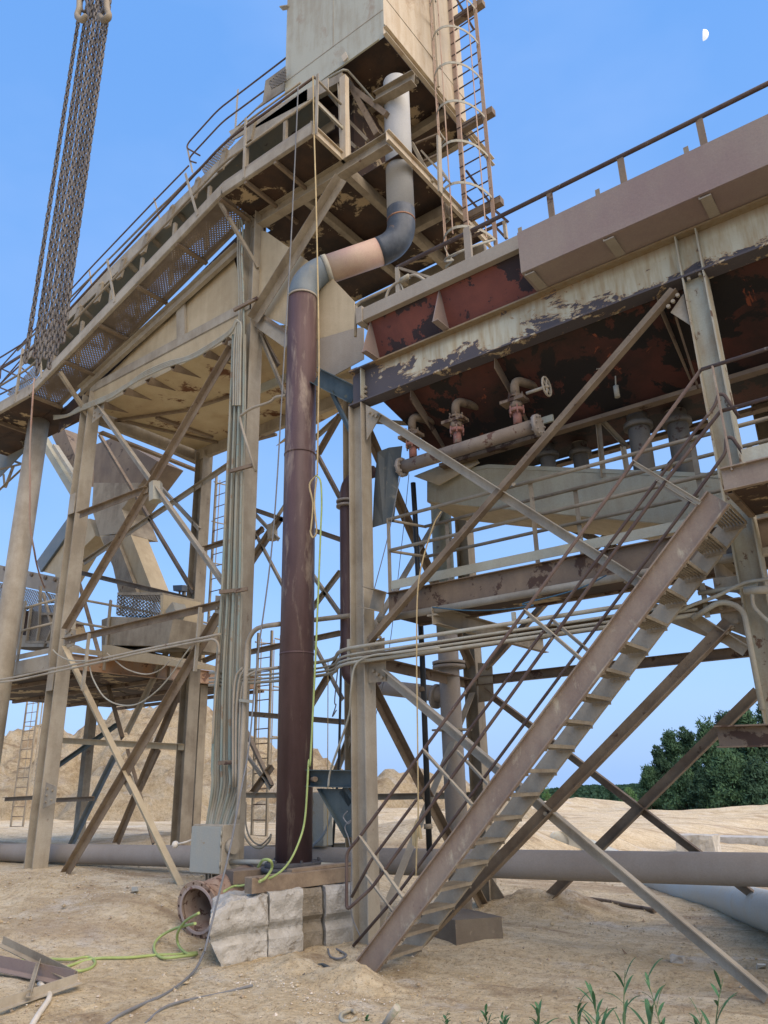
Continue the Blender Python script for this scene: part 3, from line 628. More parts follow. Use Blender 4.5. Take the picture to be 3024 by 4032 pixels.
for a_,b_,mt in ((('g',1455,865),('h',520,745),ang),(('g',1205,915),('g',1310,870),ang),(('g',1450,1220),('h',578,1275),ang),(('g',1215,245),('g',1370,200),ang),(('g',1480,190),('h',60,130),ang),(('j',1400,300),('k',580,300),tan),(('j',1370,620),('k',580,600),tan),
    (('j',330,330),('j',560,320),ang),(('j',30,325),('j',210,315),ang),(('k',730,310),('k',1340,300),tan)):
    angle('strut',mt,tw,q(*a_,y=YRr-.0),q(*b_,y=YRr-.0),.09)
MB().tube([q('h',110,100,y=YRr-.06),q('h',110,190,y=YRr-.06)],.10,6).build('gusset_plate',tan,tw)
# front / rear / side beams round the hopper
zf0,zf1=ks(11.5),ks(11.78)
one('front_beam',tan2,tw,CH(-.10,zf1-zf0,.014)[::-1],(XA,YL-.05,(zf0+zf1)/2),(XB,YL-.05,(zf0+zf1)/2))
# hopper house: front wall is a wedge under the conveyor
hh=MB(); yf_=YL+.02
pts=[(XA,zf1),(XB-.14,zf1)]
slope_pts=[q('d',1390,30,y=yf_),q('d',1100,265,y=yf_),q('d',600,770,y=yf_)]
hh.plate([V((XA+.2,yf_,zf1)),V((XB-.14,yf_,zf1))]+slope_pts,.012); hh.build('hopper_side_wall',cream,tw)
one('wall_post',tan2,tw,Rc(.22,.05),q('d',1080,500,y=yf_-.04),q('d',1075,295,y=yf_-.04),(0,1,0))
# wall right of post B
b=MB().plate([q('z',412,1250,y=yf_),q('z',425,440,y=yf_),q('z',550,470,y=yf_),q('z',1110,1360-500,y=yf_),q('z',1320,1080,y=yf_),q('z',1320,1340,y=yf_),q('z',1000,1400,y=yf_),q('z',540,1150+60,y=yf_)],.012)
b.build('hopper_side_wall',cream,tw)
# right end beams: inclined chord, box girder, struts below it
one('beam',tan2,tw,Rc(.05,.24),q('z',480,1235,y=YL-.02),q('z',760,1430,y=YL-.02))
one('beam',ang,tw,Rc(.04,.05),q('z',530,1215,y=YL-.05),q('z',740,1350,y=YL-.05))
b=MB().plate([q('z',990,1410,y=YL+.0),q('z',1290,1320,y=YL+.0),q('z',1400,1300,y=YL+0),q('z',1400,1580,y=YL),q('z',1120,1735,y=YL),q('z',990,1690,y=YL)],.012); b.build('box_girder',lip,tw)
b=MB().plate([q('z',980,1700,y=YL),q('z',1120,1740,y=YL),q('z',1340,1650,y=YL),V(q('z',1340,1650,y=YL))+V((0,.5,0)),V(q('z',980,1700,y=YL))+V((0,.5,0))],.012); b.build('box_girder',cream,tw)
angle('brace',tan,tw,q('z',480,1330,y=YL+.1),q('z',720,1900,y=YL+.1),.07)
angle('brace',ang,tw,q('z',485,1310,y=YL+.2),q('z',660,1640,y=YL+.2),.08)
one('beam',green,tw,Rc(.05,.16),q('z',470,1850,y=YL+1.2),q('z',730,1740,y=YL+1.2))
# underside: flat cream plates, stiffening angles, rusted strips
zu=ks(11.05)
und=MB().plate([(XA+.1,YL+.02,zu),(XB+.1,YL+.02,zu),(XB+1.4,YL+.9,zu),q('e',565,905,z=zu),q('d',1640,1140,z=zu),(XB-.6,YRr,zu),(XA+.1,YRr,zu)],.012); und.build('hopper_floor',under,tw)
for c0,c1,w_ in ((('d',620,990),('d',1190,1250),.10),(('d',700,985),('d',1290,1120),.07),(('d',930,970),('d',1260,1090),.09),(('d',600,1060),('d',1180,1290),.12),(('d',680,990),('d',1100,930),.05),(('d',1100,930),('d',1380,840),.06),(('d',1200,1190),('d',1640,1070),.08),(('e',0,1090),('e',200,1010),.08)):
    one('floor_stiffener',ang,tw,Rc(w_,.05),q(*c0,z=zu-.035),q(*c1,z=zu-.035),(0,0,1))
for a_,b_,e_ in (((740,800),(850,880),0),((880,740),(1005,820),0),((1030,660),(1158,745),0),((1215,575),(1312,662),0),((600,880),(710,945),0),((1330,500),(1360,560),0)):
    p=q('d',*a_,z=zu-.01); r_=q('d',*b_,z=zu-.01); d=(r_-p); d=V((.05,d.length,0)); sdv=V((.09,0,0))
    MB().plate([p-sdv,p+sdv,p+V((.02,.6,0))],.01).plate([p-sdv,p+V((.02,.6,0)),p-V((0,0,.12))],.008).plate([p+sdv,p+V((.02,.6,0)),p-V((0,0,.12))],.008).build('floor_gusset',ang,tw)
b=MB().plate([(XA+.1,YL+.02,zu),(XB,YL+.02,zu),(XB,YL-.04,zf0),(XA+.1,YL-.04,zf0)],.01); b.build('hopper_side_wall',cream,tw)
one('rear_beam',tan,tw,Rc(.1,.3),(XA,YRr,zu-.1),(XB+1,YRr,zu-.1))
one('side_beam',tan,tw,Rc(.1,.25),(XA,YL,zu-.1),(XA,YRr,zu-.1))
one('side_beam',dark,tw,Rc(.12,.25),q('d',1180,1200,y=YRr),q('d',1010,1370,y=YRr)) if False else None
# main inclined chord beneath the conveyor
cx0=V((XA-1.1,YL-.05,0)); 
ch0=q('d',480,820,y=YL-.06); ch1=q('d',1420,-30,y=YL-.06)
one('conveyor_chord',tan2,tw,CH(.08,.22,.012),ch0,ch1)
# brace from post B up to the overhanging beam, and the overhang itself
angle('brace',tan,tw,q('e',10,400,y=YL-.12),q('q',700,1960,y=YL-.12),.17)
ZX=ks(13.87)
XC=-6.9*K
one('overhang_beam',tan,tw,I(.16,.24,.014,.01),(XB,YL,ZX),(XC,YL,ZX))
one('overhang_beam',towerw,tw,CH(.06,.2,.012),(XC,YL-.1,ZX+.02),(XC,13.9*K,ZX+.02))
one('overhang_beam',tan,tw,Rc(.12,.2),(XC-.9,YL+.1,ZX),(XC-.9,13.9*K,ZX))
one('overhang_beam',tan,tw,Rc(.12,.2),(XC-.1,12.2*K,ZX),(XB-1,12.2*K,ZX))
one('overhang_beam',tan2,tw,Rc(.12,.2),(XC-.1,13.9*K,ZX),(XB-1,13.9*K,ZX))
one('overhang_beam',tan,tw,Rc(.1,.16),(XC-1.8,YL+.1,ZX),(XC-1.8,13.9*K,ZX))
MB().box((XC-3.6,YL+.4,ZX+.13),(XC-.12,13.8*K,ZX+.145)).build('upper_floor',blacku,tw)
# ---------------------------------------------------------------- gallery walkway up to the bin
gw = thing('gallery_walkway','long sloping walkway of expanded metal with pipe rails climbing beside the conveyor','walkway',(-10.8,YW,9.5))
yo,yi=YW,9.72*K
za=ks(11.53); xb_=-18.25*K; xt=-10.83*K; zt_=ks(14.02)
path=[(-22.5*K,za),(xb_,za),(xt,zt_),(-8.12*K,zt_)]
for (x0,z0_),(x1,z1_) in zip(path[:-1],path[1:]):
    one('edge_channel',tan2,gw,CH(-.05,.20,.01)[::-1],(x0,yo,z0_+.10),(x1,yo,z1_+.10))
    one('toe_board',lip,gw,Rc(.008,.09),(x0,yo+.03,z0_+.25),(x1,yo+.03,z1_+.25))
    one('inner_channel',tan,gw,CH(.05,.13,.01),(x0,yi,z0_+.08),(x1,yi,z1_+.08))
MB().plate([(xb_,yo+.03,za+.02),(xt,yo+.03,zt_+.02),(xt,yi,zt_+.02),(xb_,yi,za+.02)],.006).build('deck',deckm,gw)
MB().plate([(xt,yo+.03,zt_+.02),(-8.14*K,yo+.03,zt_+.02),(-8.14*K,YL+.6,zt_+.02),(xt,YL+.6,zt_+.02)],.01).build('deck',blacku,gw)
MB().plate([(-22.5*K,yo+.03,za+.02),(xb_,yo+.03,za+.02),(xb_,yi+.6,za+.02),(-22.5*K,yi+.6,za+.02)],.01).build('deck',blacku,gw)
for i in range(6):
    f=i/5*.98+.01; x=xb_+(xt-xb_)*f; z=za+(zt_-za)*f
    one('cross_angle',ang,gw,Rc(.05,.07),(x,yo+.02,z-.02),(x,yi,z-.02),(1,0,.3))
for x in (-20.3*K,-10.1*K,-9.2*K): one('cross_angle',ang,gw,Rc(.05,.08),(x,yo+.02,zt_-.02 if x>-9 else za-.02),(x,YL+.5,zt_-.02 if x>-9 else za-.02))
one('edge_channel',towerw,gw,CH(.05,.17,.01),(-8.12*K,yo,zt_+.08),(-8.12*K,YL,zt_+.08))
one('toe_board',tan2,gw,Rc(.008,.09),(-8.16*K,yo,zt_+.24),(-8.16*K,YL,zt_+.24))
one('strut',tan,gw,Rc(.07,.07),(XA,YL-.05,ks(10.9)),(XA,yo+.02,ks(11.75)))
one('strut',tan,gw,Rc(.06,.05),(XB+.15,YL-.05,ks(12.5)),(-11.0*K,yo+.05,ks(14.0)))
MB().plate([(xb_-.2,YL+.07,za-.45),(xt+.2,YL+.07,zt_-1.3),(xt+.2,YL+.07,zt_+.12),(xt,YL+.07,zt_+.12),(xb_,YL+.07,za+.12),(xb_-.2,YL+.07,za+.10)],.01).build('dark_slit_sheet',blacku,gw)  # black sheet put in so the slit below the walkway reads dark
# near rails
px=[-22*K,-20.2*K,xb_,-17.1*K,-14.6*K,-12.3*K,-10.3*K,-8.07*K]
def wz(x):
    if x<xb_: return za
    if x>xt: return zt_
    return za+(zt_-za)*(x-xb_)/(xt-xb_)
for h_ in (1.12,.68):
    pts=[(-22.6*K,yo,za+h_),(xb_-.1,yo,za+h_),(xt,yo,zt_+h_),(-8.07*K,yo,zt_+h_)]
    pipe('rail',railm if h_>1 else tan,gw,bend(pts,.3),.022,8)
for (c0,c1) in ((('s',1505,260),('s',1490,910)),(('s',725,735),('s',700,1390)),(('s',70,1345),('s',200,1800)),(('d',630,35),('d',672,290)),(('d',225,580),('d',238,740)),(('d',128,560),('d',80,880))):
    a=q(*c0,y=yo-.02); b_=q(*c1,y=yo-.02); one('post',tan2,gw,L(.06,.05,.008),b_,a,XU)
for z0_,z1_ in ((1.12,1.12),(.68,.68)):
    pipe('rail',tan,gw,[(-8.07*K,yo,zt_+z0_),(-8.07*K,YL-.1,zt_+z1_)],.02,8)
one('post',towerw,gw,Rc(.10,.12),(-8.07*K,YL-.02,zt_+.0),(-8.07*K,YL-.02,ks(16.4)),(1,0,0))
one('strut',galv,gw,Rc(.03,.06),(-8.07*K,yo,zt_+.65),(-8.07*K,YL-.05,zt_+.65))
# ---------------------------------------------------------------- conveyor
cv = thing('belt_conveyor','inclined belt conveyor with tan side plates and idlers rising to the bin','conveyor',(-11,8,9.8))
def cvp(x,y,h): return V((x,y,wz(x)+h))
yc0,yc1=7.02,7.70
xe=-8.9*K
HT=(q('a',1000,1290,y=yc0).z-wz(q('a',1000,1290,y=yc0).x)); HB=HT-.30
for i in range(8):
    x=-18.6*K+i*.95; one('support_leg',tan,cv,Rc(.06,.06),cvp(x,yc0+.03,.1),cvp(x,yc0+.03,HB))
for yy in (yc0,yc1):
    b=MB(); 
    for x0,x1 in ((-20.5*K,xt),(xt,xe)):
        b.plate([cvp(x0,yy,HB),cvp(x1,yy,HB),cvp(x1,yy,HT),cvp(x0,yy,HT)],.02)
    b.build('side_plate',tan2,cv)
b=MB()
for x0,x1 in ((-20.5*K,xt),(xt,xe)): b.plate([cvp(x0,yc0+.02,HT-.10),cvp(x1,yc0+.02,HT-.10),cvp(x1,yc1-.02,HT-.10),cvp(x0,yc1-.02,HT-.10)],.012)
b.build('belt',beltm,cv)
for i in range(9):
    x=-18.5*K+i*.72; p=cvp(x,yc0-.03,HT); 
    b=MB().plate([p+V((-.1,0,-.30)),p+V((.05,0,-.3)),p+V((.14,0,.10)),p+V((.02,0,.12))],.05); b.cyl(p+V((.08,-.03,.12)),p+V((.08,.3,.0)),.05,8); b.build('idler_bracket',tan,cv)
pipe('rail',tan,cv,[cvp(-20.5*K,yc0-.1,HT+.1),cvp(xt,yc0-.1,HT+.1),cvp(-9*K,yc0-.1,HT+.1)],.018,8)
pipe('rail',railm,cv,[cvp(-20.5*K,yc1+.05,HT+.9),cvp(xt,yc1+.05,HT+.9),cvp(-9*K,yc1+.05,HT+.9)],.018,8)
# far handrail, its points sighted on the plane of the far side
yfar=8.85
def fr_(pts,mat=railm,r=.02): return pipe('rail',mat,cv,bend([q(*p,y=yfar) for p in pts],.25),r,8)
fr_([('q',255,490),('s',650,480),('s',440,640),('s',75,1045),('s',240,1140),])
fr_([('q',255,680),('s',640,660),('s',490,770),('s',100,1190),('s',200,1220)])
fr_([('s',120,1250),('a',920,1190),('a',530,1600),('u',0,330)])
fr_([('s',250,1290),('a',930,1250),('d',560,120),('u',10,460)])
for c0,c1 in ((('q',260,420),('q',250,960)),(('s',645,425),('s',615,860)),(('s',90,1040),('s',150,1320)),(('a',910,1180),('a',945,1310)),(('d',525,95),('d',545,230))):
    one('post',towerw,cv,L(.05,.05,.007),q(*c1,y=yfar),q(*c0,y=yfar),XU)
b=MB().plate([q('s',960,330,y=yc1),q('s',1180,170,y=yc1),q('s',1165,430,y=yc1),q('s',850,640,y=yc1),q('s',600,870,y=yc1),q('s',930,560,y=yc1)],.03); b.build('hood',tan,cv)
b=MB().plate([q('s',990,340,y=yc1-.4),q('s',1180,200,y=yc1-.4),q('s',1180,330,y=yc1-.4),q('s',1020,420,y=yc1-.4)],.02); b.build('hood_grille',guardm,cv)
b=MB().plate([q('s',560,880,y=yc0),q('s',1640,300,y=yc0),q('s',1640,430,y=yc0),q('s',610,970,y=yc0)],.02); b.build('head_beam',tan2,cv)
b=MB().plate([q('s',260,1290,y=yc1-.1),q('s',470,1030,y=yc1-.1),q('s',600,900,y=yc1-.1),q('s',620,980,y=yc1-.1),q('s',300,1360,y=yc1-.1)],.01); b.build('belt_guard',guardm,cv)
# lower conveyor tail and truss going down left
b=MB(); yt=YL+.3
b.plate([q('u',0,990,y=yt),q('u',130,870,y=yt),q('u',170,900,y=yt),q('u',0,1060,y=yt)],.01); b.build('belt_guard',guardm,cv)
b=MB().plate([q('u',0,1060,y=yt+.2),q('u',100,960,y=yt+.2),q('u',240,1030,y=yt+.2),q('u',0,1280,y=yt+.2)],.02); b.build('return_belt',beltm,cv)
for a_,b_ in ((('u',0,905),('u',260,1000)),(('u',0,1220),('u',235,1165)),(('u',0,1400),('u',235,1180)),(('u',175,900),('u',260,1110)),(('u',30,1370),('u',20,1250)),(('u',110,1185),('u',40,1370)),(('u',120,1150),('u',230,1190))):
    one('truss_member',tan,cv,L(.05,.05,.008),q(*a_,y=yt),q(*b_,y=yt))
for a_,b_ in ((('u',0,240),('u',235,95)),(('u',0,330),('u',320,130)),(('u',0,470),('u',170,310)),(('u',0,330),('u',240,440)),(('u',0,500),('u',100,540)),(('u',10,310),('u',0,420)),(('u',0,560),('u',280,420)),(('u',180,320),('u',270,400))):
    pipe('rail',railm,cv,[q(*a_,y=yc1),q(*b_,y=yc1)],.02,8)
b=MB().plate([q('u',60,560,y=yc0),q('u',300,310,y=yc0),q('u',330,350,y=yc0),q('u',330,400,y=yc0),q('u',130,600,y=yc0)],.01); b.build('belt_guard',guardm,cv)
# ---------------------------------------------------------------- round leg
lg = thing('round_leg','smooth round tan leg leaning under the lower end of the walkway at far left','pipe leg',(-19.2*K,YL,.3))
a=q('u',340,790,y=YL+.0); b_=q('g',-70,1500,y=YL+.0); dd=(a-b_); zz0=.0
foot=b_+dd*((.0-b_.z)/dd.z)
pipe('leg',tan2,lg,[foot,a],.21,20)
# chute from hopper to lower platform
chute_shade=paint('shaded_chute_steel',(.16,.125,.095),(.24,.19,.135),(.08,.06,.05),.6,s1=1)  # darker chute steel: the shade under the hopper is put into the colour
ct = thing('discharge_chute','dusty square steel chute splitting in two below the hopper','chute',(-13.5,9,6))
yk=YRr+.5
def slab(name,mat,pts,th,par,y=yk,plane='y'):
    return MB().plate([q(*p,**{plane:y}) for p in pts],th).build(name,mat,par)
def hopperf(pf,pb,dy,mat,name,par,y0):
    """box between a front outline and the same outline further back"""
    f=[q(*p,y=y0) for p in pf]; g=[p+V((0,dy,0)) for p in f]; k=len(f); b=MB(); b.v=f+g
    b.f.append(list(range(k))[::-1]); b.f.append([k+i for i in range(k)]); b.sm+=[False]*2
    for i in range(k): j=(i+1)%k; b.f.append([i,j,k+j,k+i]); b.sm.append(False)
    return b.build(name,mat,par)
hopperf([('u',820,1000),('u',1000,930),('u',1370,1140),('u',1230,1330),('u',815,1330)],0,.8,chute_shade,'upper_funnel',ct,yk)
hopperf([('u',815,1330),('u',1230,1330),('u',1060,1560),('u',1140,1780),('u',870,1790),('u',800,1560)],0,.8,tan,'lower_funnel',ct,yk)
hopperf([('u',430,870),('u',560,860),('u',690,1180),('u',690,1330),('u',640,1310)],0,.5,chute_shade,'upper_funnel',ct,yk+.1)
hopperf([('u',870,1790),('u',1130,1760),('v',1640,300),('v',1650,370),('v',1290,365),('v',1230,90)],0,.5,cream,'right_leg',ct,yk)
hopperf([('u',880,1800),('u',1000,1780),('v',1350,0),('v',1490,370),('v',1300,370),('v',1225,60)],0,.1,tan,'wear_plate',ct,yk-.12)
hopperf([('u',600,1680),('u',780,1640),('u',830,1790),('u',720,1900),('v',690,240),('v',610,330),('u',480,2130),('u',360,2100),('u',330,2050)],0,.5,cream,'left_leg',ct,yk+.2)
one('leg_edge',bluep,ct,Rc(.45,.06),q('u',610,1690,y=yk+.15),q('u',345,2060,y=yk+.15),(0,-1,0))
one('beam',green,ct,Rc(.2,.22),q('u',375,950,y=yk-.1),q('u',660,1420,y=yk-.1),(0,-1,0))
one('beam',galv,ct,Rc(.1,.16),q('u',480,1010,y=yk-.3),q('u',660,1290,y=yk-.3),(0,-1,0))
# ---------------------------------------------------------------- lower platform with machines
pf = thing('machine_platform','rust-stained lower platform with pipe rails, dusty guards and machinery at left','platform',(-13.6,8.8,3.4))
xp=-13.4
def X(c,a,b): return q(c,a,b,x=xp)
zc_=X('v',600,1185).z
fA=X('v',620,1190); fB=X('w',1250,1410); 
tA=X('v',620,1020)
zb_=fA.z; ztp=tA.z; y0_,y1_=fA.y,max(fB.y,fA.y+4)

y1_=X('w',1180,1500).y
one('side_channel',paint('orange_stained_steel',(.36,.29,.23),(.42,.24,.12),(.16,.09,.06),.58,s1=1.4,s2=2.5),pf,CH(.08,ztp-zb_,.012),(xp,y0_,(zb_+ztp)/2),(xp,y1_+1.5,(zb_+ztp)/2))
one('front_channel',tan2,pf,CH(-.08,ztp-zb_,.012)[::-1],(xp-6,y0_,(zb_+ztp)/2),(xp,y0_,(zb_+ztp)/2))
MB().box((xp-6,y0_+.05,ztp-.05),(xp-.05,y1_+1.5,ztp-.03)).build('deck',blacku,pf)
MB().box((xp-6,y0_+.03,zb_+.03),(xp-.09,y1_+1.5,zb_+.045)).build('underside_plate',blacku,pf)
for i in range(4): yy=y0_+.9+i*1.5; one('joist',dark,pf,Rc(.08,.08),(xp-6,yy,zb_+.0),(xp-.1,yy,zb_+.0))
one('diagonal',tan,pf,Rc(.04,.04),(xp-.2,y0_+.2,zb_+.05),(xp-3,y1_,zb_+.05)); one('diagonal',tan,pf,Rc(.04,.04),(xp-3,y0_+.2,zb_+.05),(xp-.2,y1_,zb_+.05))
one('side_toe_board',tan2,pf,Rc(.01,.10),(xp+.02,y0_,ztp+.08),(xp+.02,y1_+1.5,ztp+.08))
one('front_toe_board',tan2,pf,Rc(.01,.10),(xp-6,y0_,ztp+.08),(xp,y0_,ztp+.08))
for c0,c1 in ((('v',855,440),('w',650,625)),(('v',850,700),('w',270,800))):
    a=X(*c0); pipe('rail',tan2,pf,[(xp,y0_,a.z),(xp,y1_+1.2,a.z)],.025,8); pipe('rail',tan2,pf,[(xp,y0_,a.z),(xp-6,y0_,a.z)],.025,8)
for c0,c1 in ((('w',78,465),('w',30,1080)),(('v',600,400),('v',545,1190)),(('w',760,700),('w',680,1330)),):
    a=X(*c0); one('post',tan2,pf,L(.07,.06,.008),(xp+.01,a.y,zb_+.05),(xp+.01,a.y,a.z+.03),XU)
a=q('v',270,460,y=y0_); one('post',tan2,pf,L(.07,.06,.008),(a.x,y0_-.02,zb_+.05),(a.x,y0_-.02,a.z),XU)
for x_ in (xp-.3,xp-4.5):
    for yy in (y0_+.3,y1_): one('leg',tan,pf,Rc(.2,.2),(x_,yy,-.3),(x_,yy,zb_))
gd = thing('drive_guard','dusty machine with mesh guard and brown skirt plate standing on the lower platform','machine guard',(-14.5,9.5,3.5))
ye=y0_+1.2
hopperf([('w',172,370),('w',640,375),('w',640,620),('w',155,615)],0,.9,guardm,'mesh_guard',gd,ye)
hopperf([('w',172,366),('w',660,366),('w',660,395),('w',172,395)],0,.92,tan,'guard_frame',gd,ye-.01)
hopperf([('w',640,390),('w',675,390),('w',660,630),('w',640,630)],0,.92,cream,'guard_frame',gd,ye-.01)
hopperf([('w',0,665),('w',90,630),('w',780,650),('w',720,950),('w',0,940)],0,1.6,tan,'skirt_plate',gd,ye-.2)
hopperf([('w',0,940),('w',90,940),('w',330,1000),('w',620,1050),('w',900,1130),('w',900,1180),('w',0,1080)],0,.8,cream,'sand_crust',gd,ye-.3)
hopperf([('w',780,740),('w',920,730),('w',915,1130),('w',740,1140)],0,.5,cream,'end_box',gd,ye+1)
hopperf([('w',690,570),('w',770,470),('w',800,560),('w',740,650)],0,.3,galv,'side_vane',gd,ye)
mo = thing('floodlight','small dark floodlight on a thin rod behind the mesh guard','lamp',q('w',830,360,y=ye+1))
hopperf([('w',775,290),('w',875,285),('w',875,345),('w',780,350)],0,.2,dkelb,'lamp_body',mo,ye+1)
one('lamp_rod',dark,mo,Rc(.03,.03),q('w',850,345,y=ye+1.1),q('w',835,720,y=ye+1.1))
MB().cyl(q('w',845,490,y=ye+1.1),q('w',845,560,y=ye+1.1),.08,8).build('valve_knob',dark,mo)
one('bracket_post',tan,mo,Rc(.06,.06),q('w',905,290,y=ye+1.2),q('w',880,580,y=ye+1.2))
cg = thing('screen_machine','grey screening machine with bolted side plate and mesh skirts at the left edge','screen machine',(-17,9,4.5))
hopperf([('v',-400,10),('v',0,70),('v',645,205),('v',600,380),('v',0,250),('v',-400,180)],0,.15,lip,'side_plate',cg,ye-.4)
hopperf([('v',-400,190),('v',0,262),('v',600,390),('v',590,470),('v',320,500),('v',190,600),('v',0,650),('v',-400,640)],0,.1,guardm,'mesh_skirt',cg,ye-.38)
b=MB()
for a_,b_ in ((60,110),(350,175),(500,208),(605,230),(35,305)): p=q('v',a_,b_,y=ye-.41); b.cyl(p,p-V((0,.04,0)),.045,8)
b.build('bolt_row',dark,cg)
hopperf([('v',340,510),('v',600,500),('v',600,910),('v',290,905)],0,.06,guardm,'mesh_panel',cg,ye-.6)
for a_,b_ in (((340,505),(290,910)),((290,908),(600,912)),((440,300),(430,720)),((470,380),(610,900)),((610,560),(610,900)),((430,720),(400,900)),((560,780),(480,960)),((460,600),(620,600))):
    one('frame_bar',tan,cg,Rc(.05,.05),q('v',*a_,y=ye-.65),q('v',*b_,y=ye-.65))
hopperf([('v',0,620),('v',330,560),('v',560,640),('v',600,800),('v',300,900),('v',0,860)],0,.8,blacku,'drive_body',cg,ye+.2)
hopperf([('v',0,860),('v',240,830),('v',500,900),('v',600,960),('v',0,960)],0,.8,tan2,'base_beam',cg,ye)
# bin (tower box) with ladder
bn = thing('storage_bin','tall weathered grey-green square bin above the pipe at the top of the picture','bin',(-7,8,13))
bx1,by0=-7.1*K,10.0*K; bz=ks(17.12)

bx0=-10.15*K; by1=13.55*K; bzt=bz+9
b=MB()
vs=[V((bx0,by0,bz)),V((bx1,by0,bz)),V((bx1,by0,bzt)),V((bx0,by0,bzt))]; b.v=vs; b.f=[[0,1,2,3]]; b.sm=[False]; b.build('front_wall',towerp,bn)
b=MB(); b.v=[V((bx1,by0,bz+.30)),V((bx1,by1,bz+.30)),V((bx1,by1,bzt)),V((bx1,by0,bzt))]; b.f=[[0,1,2,3]]; b.sm=[False]; b.build('side_wall',towerw,bn)
b=MB(); b.v=[V((bx0,by1,bz)),V((bx0,by0,bz)),V((bx0,by0,bzt)),V((bx0,by1,bzt)),V((bx1,by1,bz)),V((bx1,by1,bzt))]; b.f=[[0,1,2,3],[4,0,3,5]]; b.sm=[False]*2; b.build('rear_walls',towerp,bn)
one('sill_channel',towerw,bn,CH(.07,.17,.012),(bx1+.02,by0-.06,bz+.06),(bx1+.02,by1+.9,bz+.06))
one('front_lip',towerp,bn,Rc(.03,.02),(bx0,by0-.01,bz+.01),(bx1-.1,by0-.01,bz+.01))
MB().box((bx0,by0+.02,bz+.10),(bx1-.05,by1,bz+.12)).build('floor_plate',blacku,bn)
for f in (.36,.72,1.0): yy=by0+(by1-by0)*f+.02; one('floor_beam',tan,bn,Rc(.12,.16),(bx0,yy,bz+.02),(bx1-.02,yy,bz+.02))
one('corner_post',tan,bn,Rc(.05,.3),(bx1-.03,by0+1.0,bz+.15),(bx1-.03,by0+1.05,bz+.15)) if False else None
for yy in (by0+.30,by0+.42): MB().box((bx1-.05,yy,bz+.14),(bx1-.02,yy+.02,bz+.30)).build('spacer',tan,bn)
for f in (.60,.85): yy=by0+(by1-by0)*f; one('wall_rib',towerw,bn,Rc(.04,.10),(bx1+.02,yy,bz+.3),(bx1+.02,yy,bzt))
# inner trunk and trusses between bin and floor
b=MB(); b.box((bx0+.3,by0+.5,ZX+.2),(bx0+1.2,by0+1.6,bz)); b.build('drop_chute',blacku,bn)
MB().box((bx0+.15,by0+.05,ZX+.3),(bx0+.25,by1,bz)).build('inner_wall',blacku,bn)
for a_,b_,w_ in ((('q',725,830),('q',1070,1470),.09),(('q',715,900),('q',1170,1250),.09),(('q',410,880),('q',650,1160),.04),(('q',420,1140),('q',650,1380),.04),(('q',750,1310),('q',965,1530),.05),(('q',760,1540),('q',840,1610),.05),(('q',690,900),('q',690,1000),.05)):
    one('truss_member',ang if w_>.06 else tan,bn,Rc(w_,w_),q(*a_,y=by0+.25),q(*b_,y=by0+.25))
one('top_beam',tan,bn,Rc(.12,.18),q('q',-100,1290,y=by0-.02),q('q',700,860,y=by0-.02))
one('corner_post',towerw,bn,I(.14,.12,.01,.01),q('q',690,880,y=by0-.0),q('q',720,1690,y=by0-.0),(1,0,0))
pipe('cable_conduit',galv,bn,smooth([q('q',-100,1200,y=by0-.05),q('q',350,960,y=by0-.05),q('q',640,790,y=by0-.05),q('q',720,765,y=by0),q('q',800,830,y=by0+.15),q('q',1160,1250,y=by0+.8)]),.02,8)
b=MB().cyl(q('q',840,760,y=by0+.6),q('q',940,800,y=by0+.9),.13,12); b.build('floodlight',galv,bn)
MB().box((bx0,by0-.006,bz+.62),(bx1,by0-.001,bz+.635)).build('weld_seam',tan2,bn)
MB().box((bx0+1.15,by0-.006,bz+.62),(bx0+1.165,by0-.001,bzt)).build('weld_seam',tan2,bn)
for f in (.33,): MB().box((bx1+.001,by0,bz+.95),(bx1+.006,by1,bz+.965)).build('weld_seam',tan,bn)
one('lug',towerw,bn,Rc(.02,.10),q('q',700,590,y=by0-.05),q('q',725,650,y=by0-.05))
one('corner_tab',towerp,bn,Rc(.1,.02),q('q',20,90,y=by0),q('q',110,75,y=by0))
# lower right frame behind the pipe
for a_,b_,mt,w_ in ((('r',380,1560),('r',620,1460),ang,.05),(('r',450,1760),('r',640,1670),ang,.05),(('r',340,1560),('r',560,1980),tan,.09),(('r',440,1640),('r',760,2000),tan,.05)):
    one('platform_rail',mt,bn,Rc(w_*.6,w_*.6),q(*a_,y=11.3*K),q(*b_,y=11.3*K))
one('post',tan2,bn,Rc(.09,.03),q('r',630,1490,y=10.5*K),q('r',645,2100,y=10.5*K),(1,0,0))
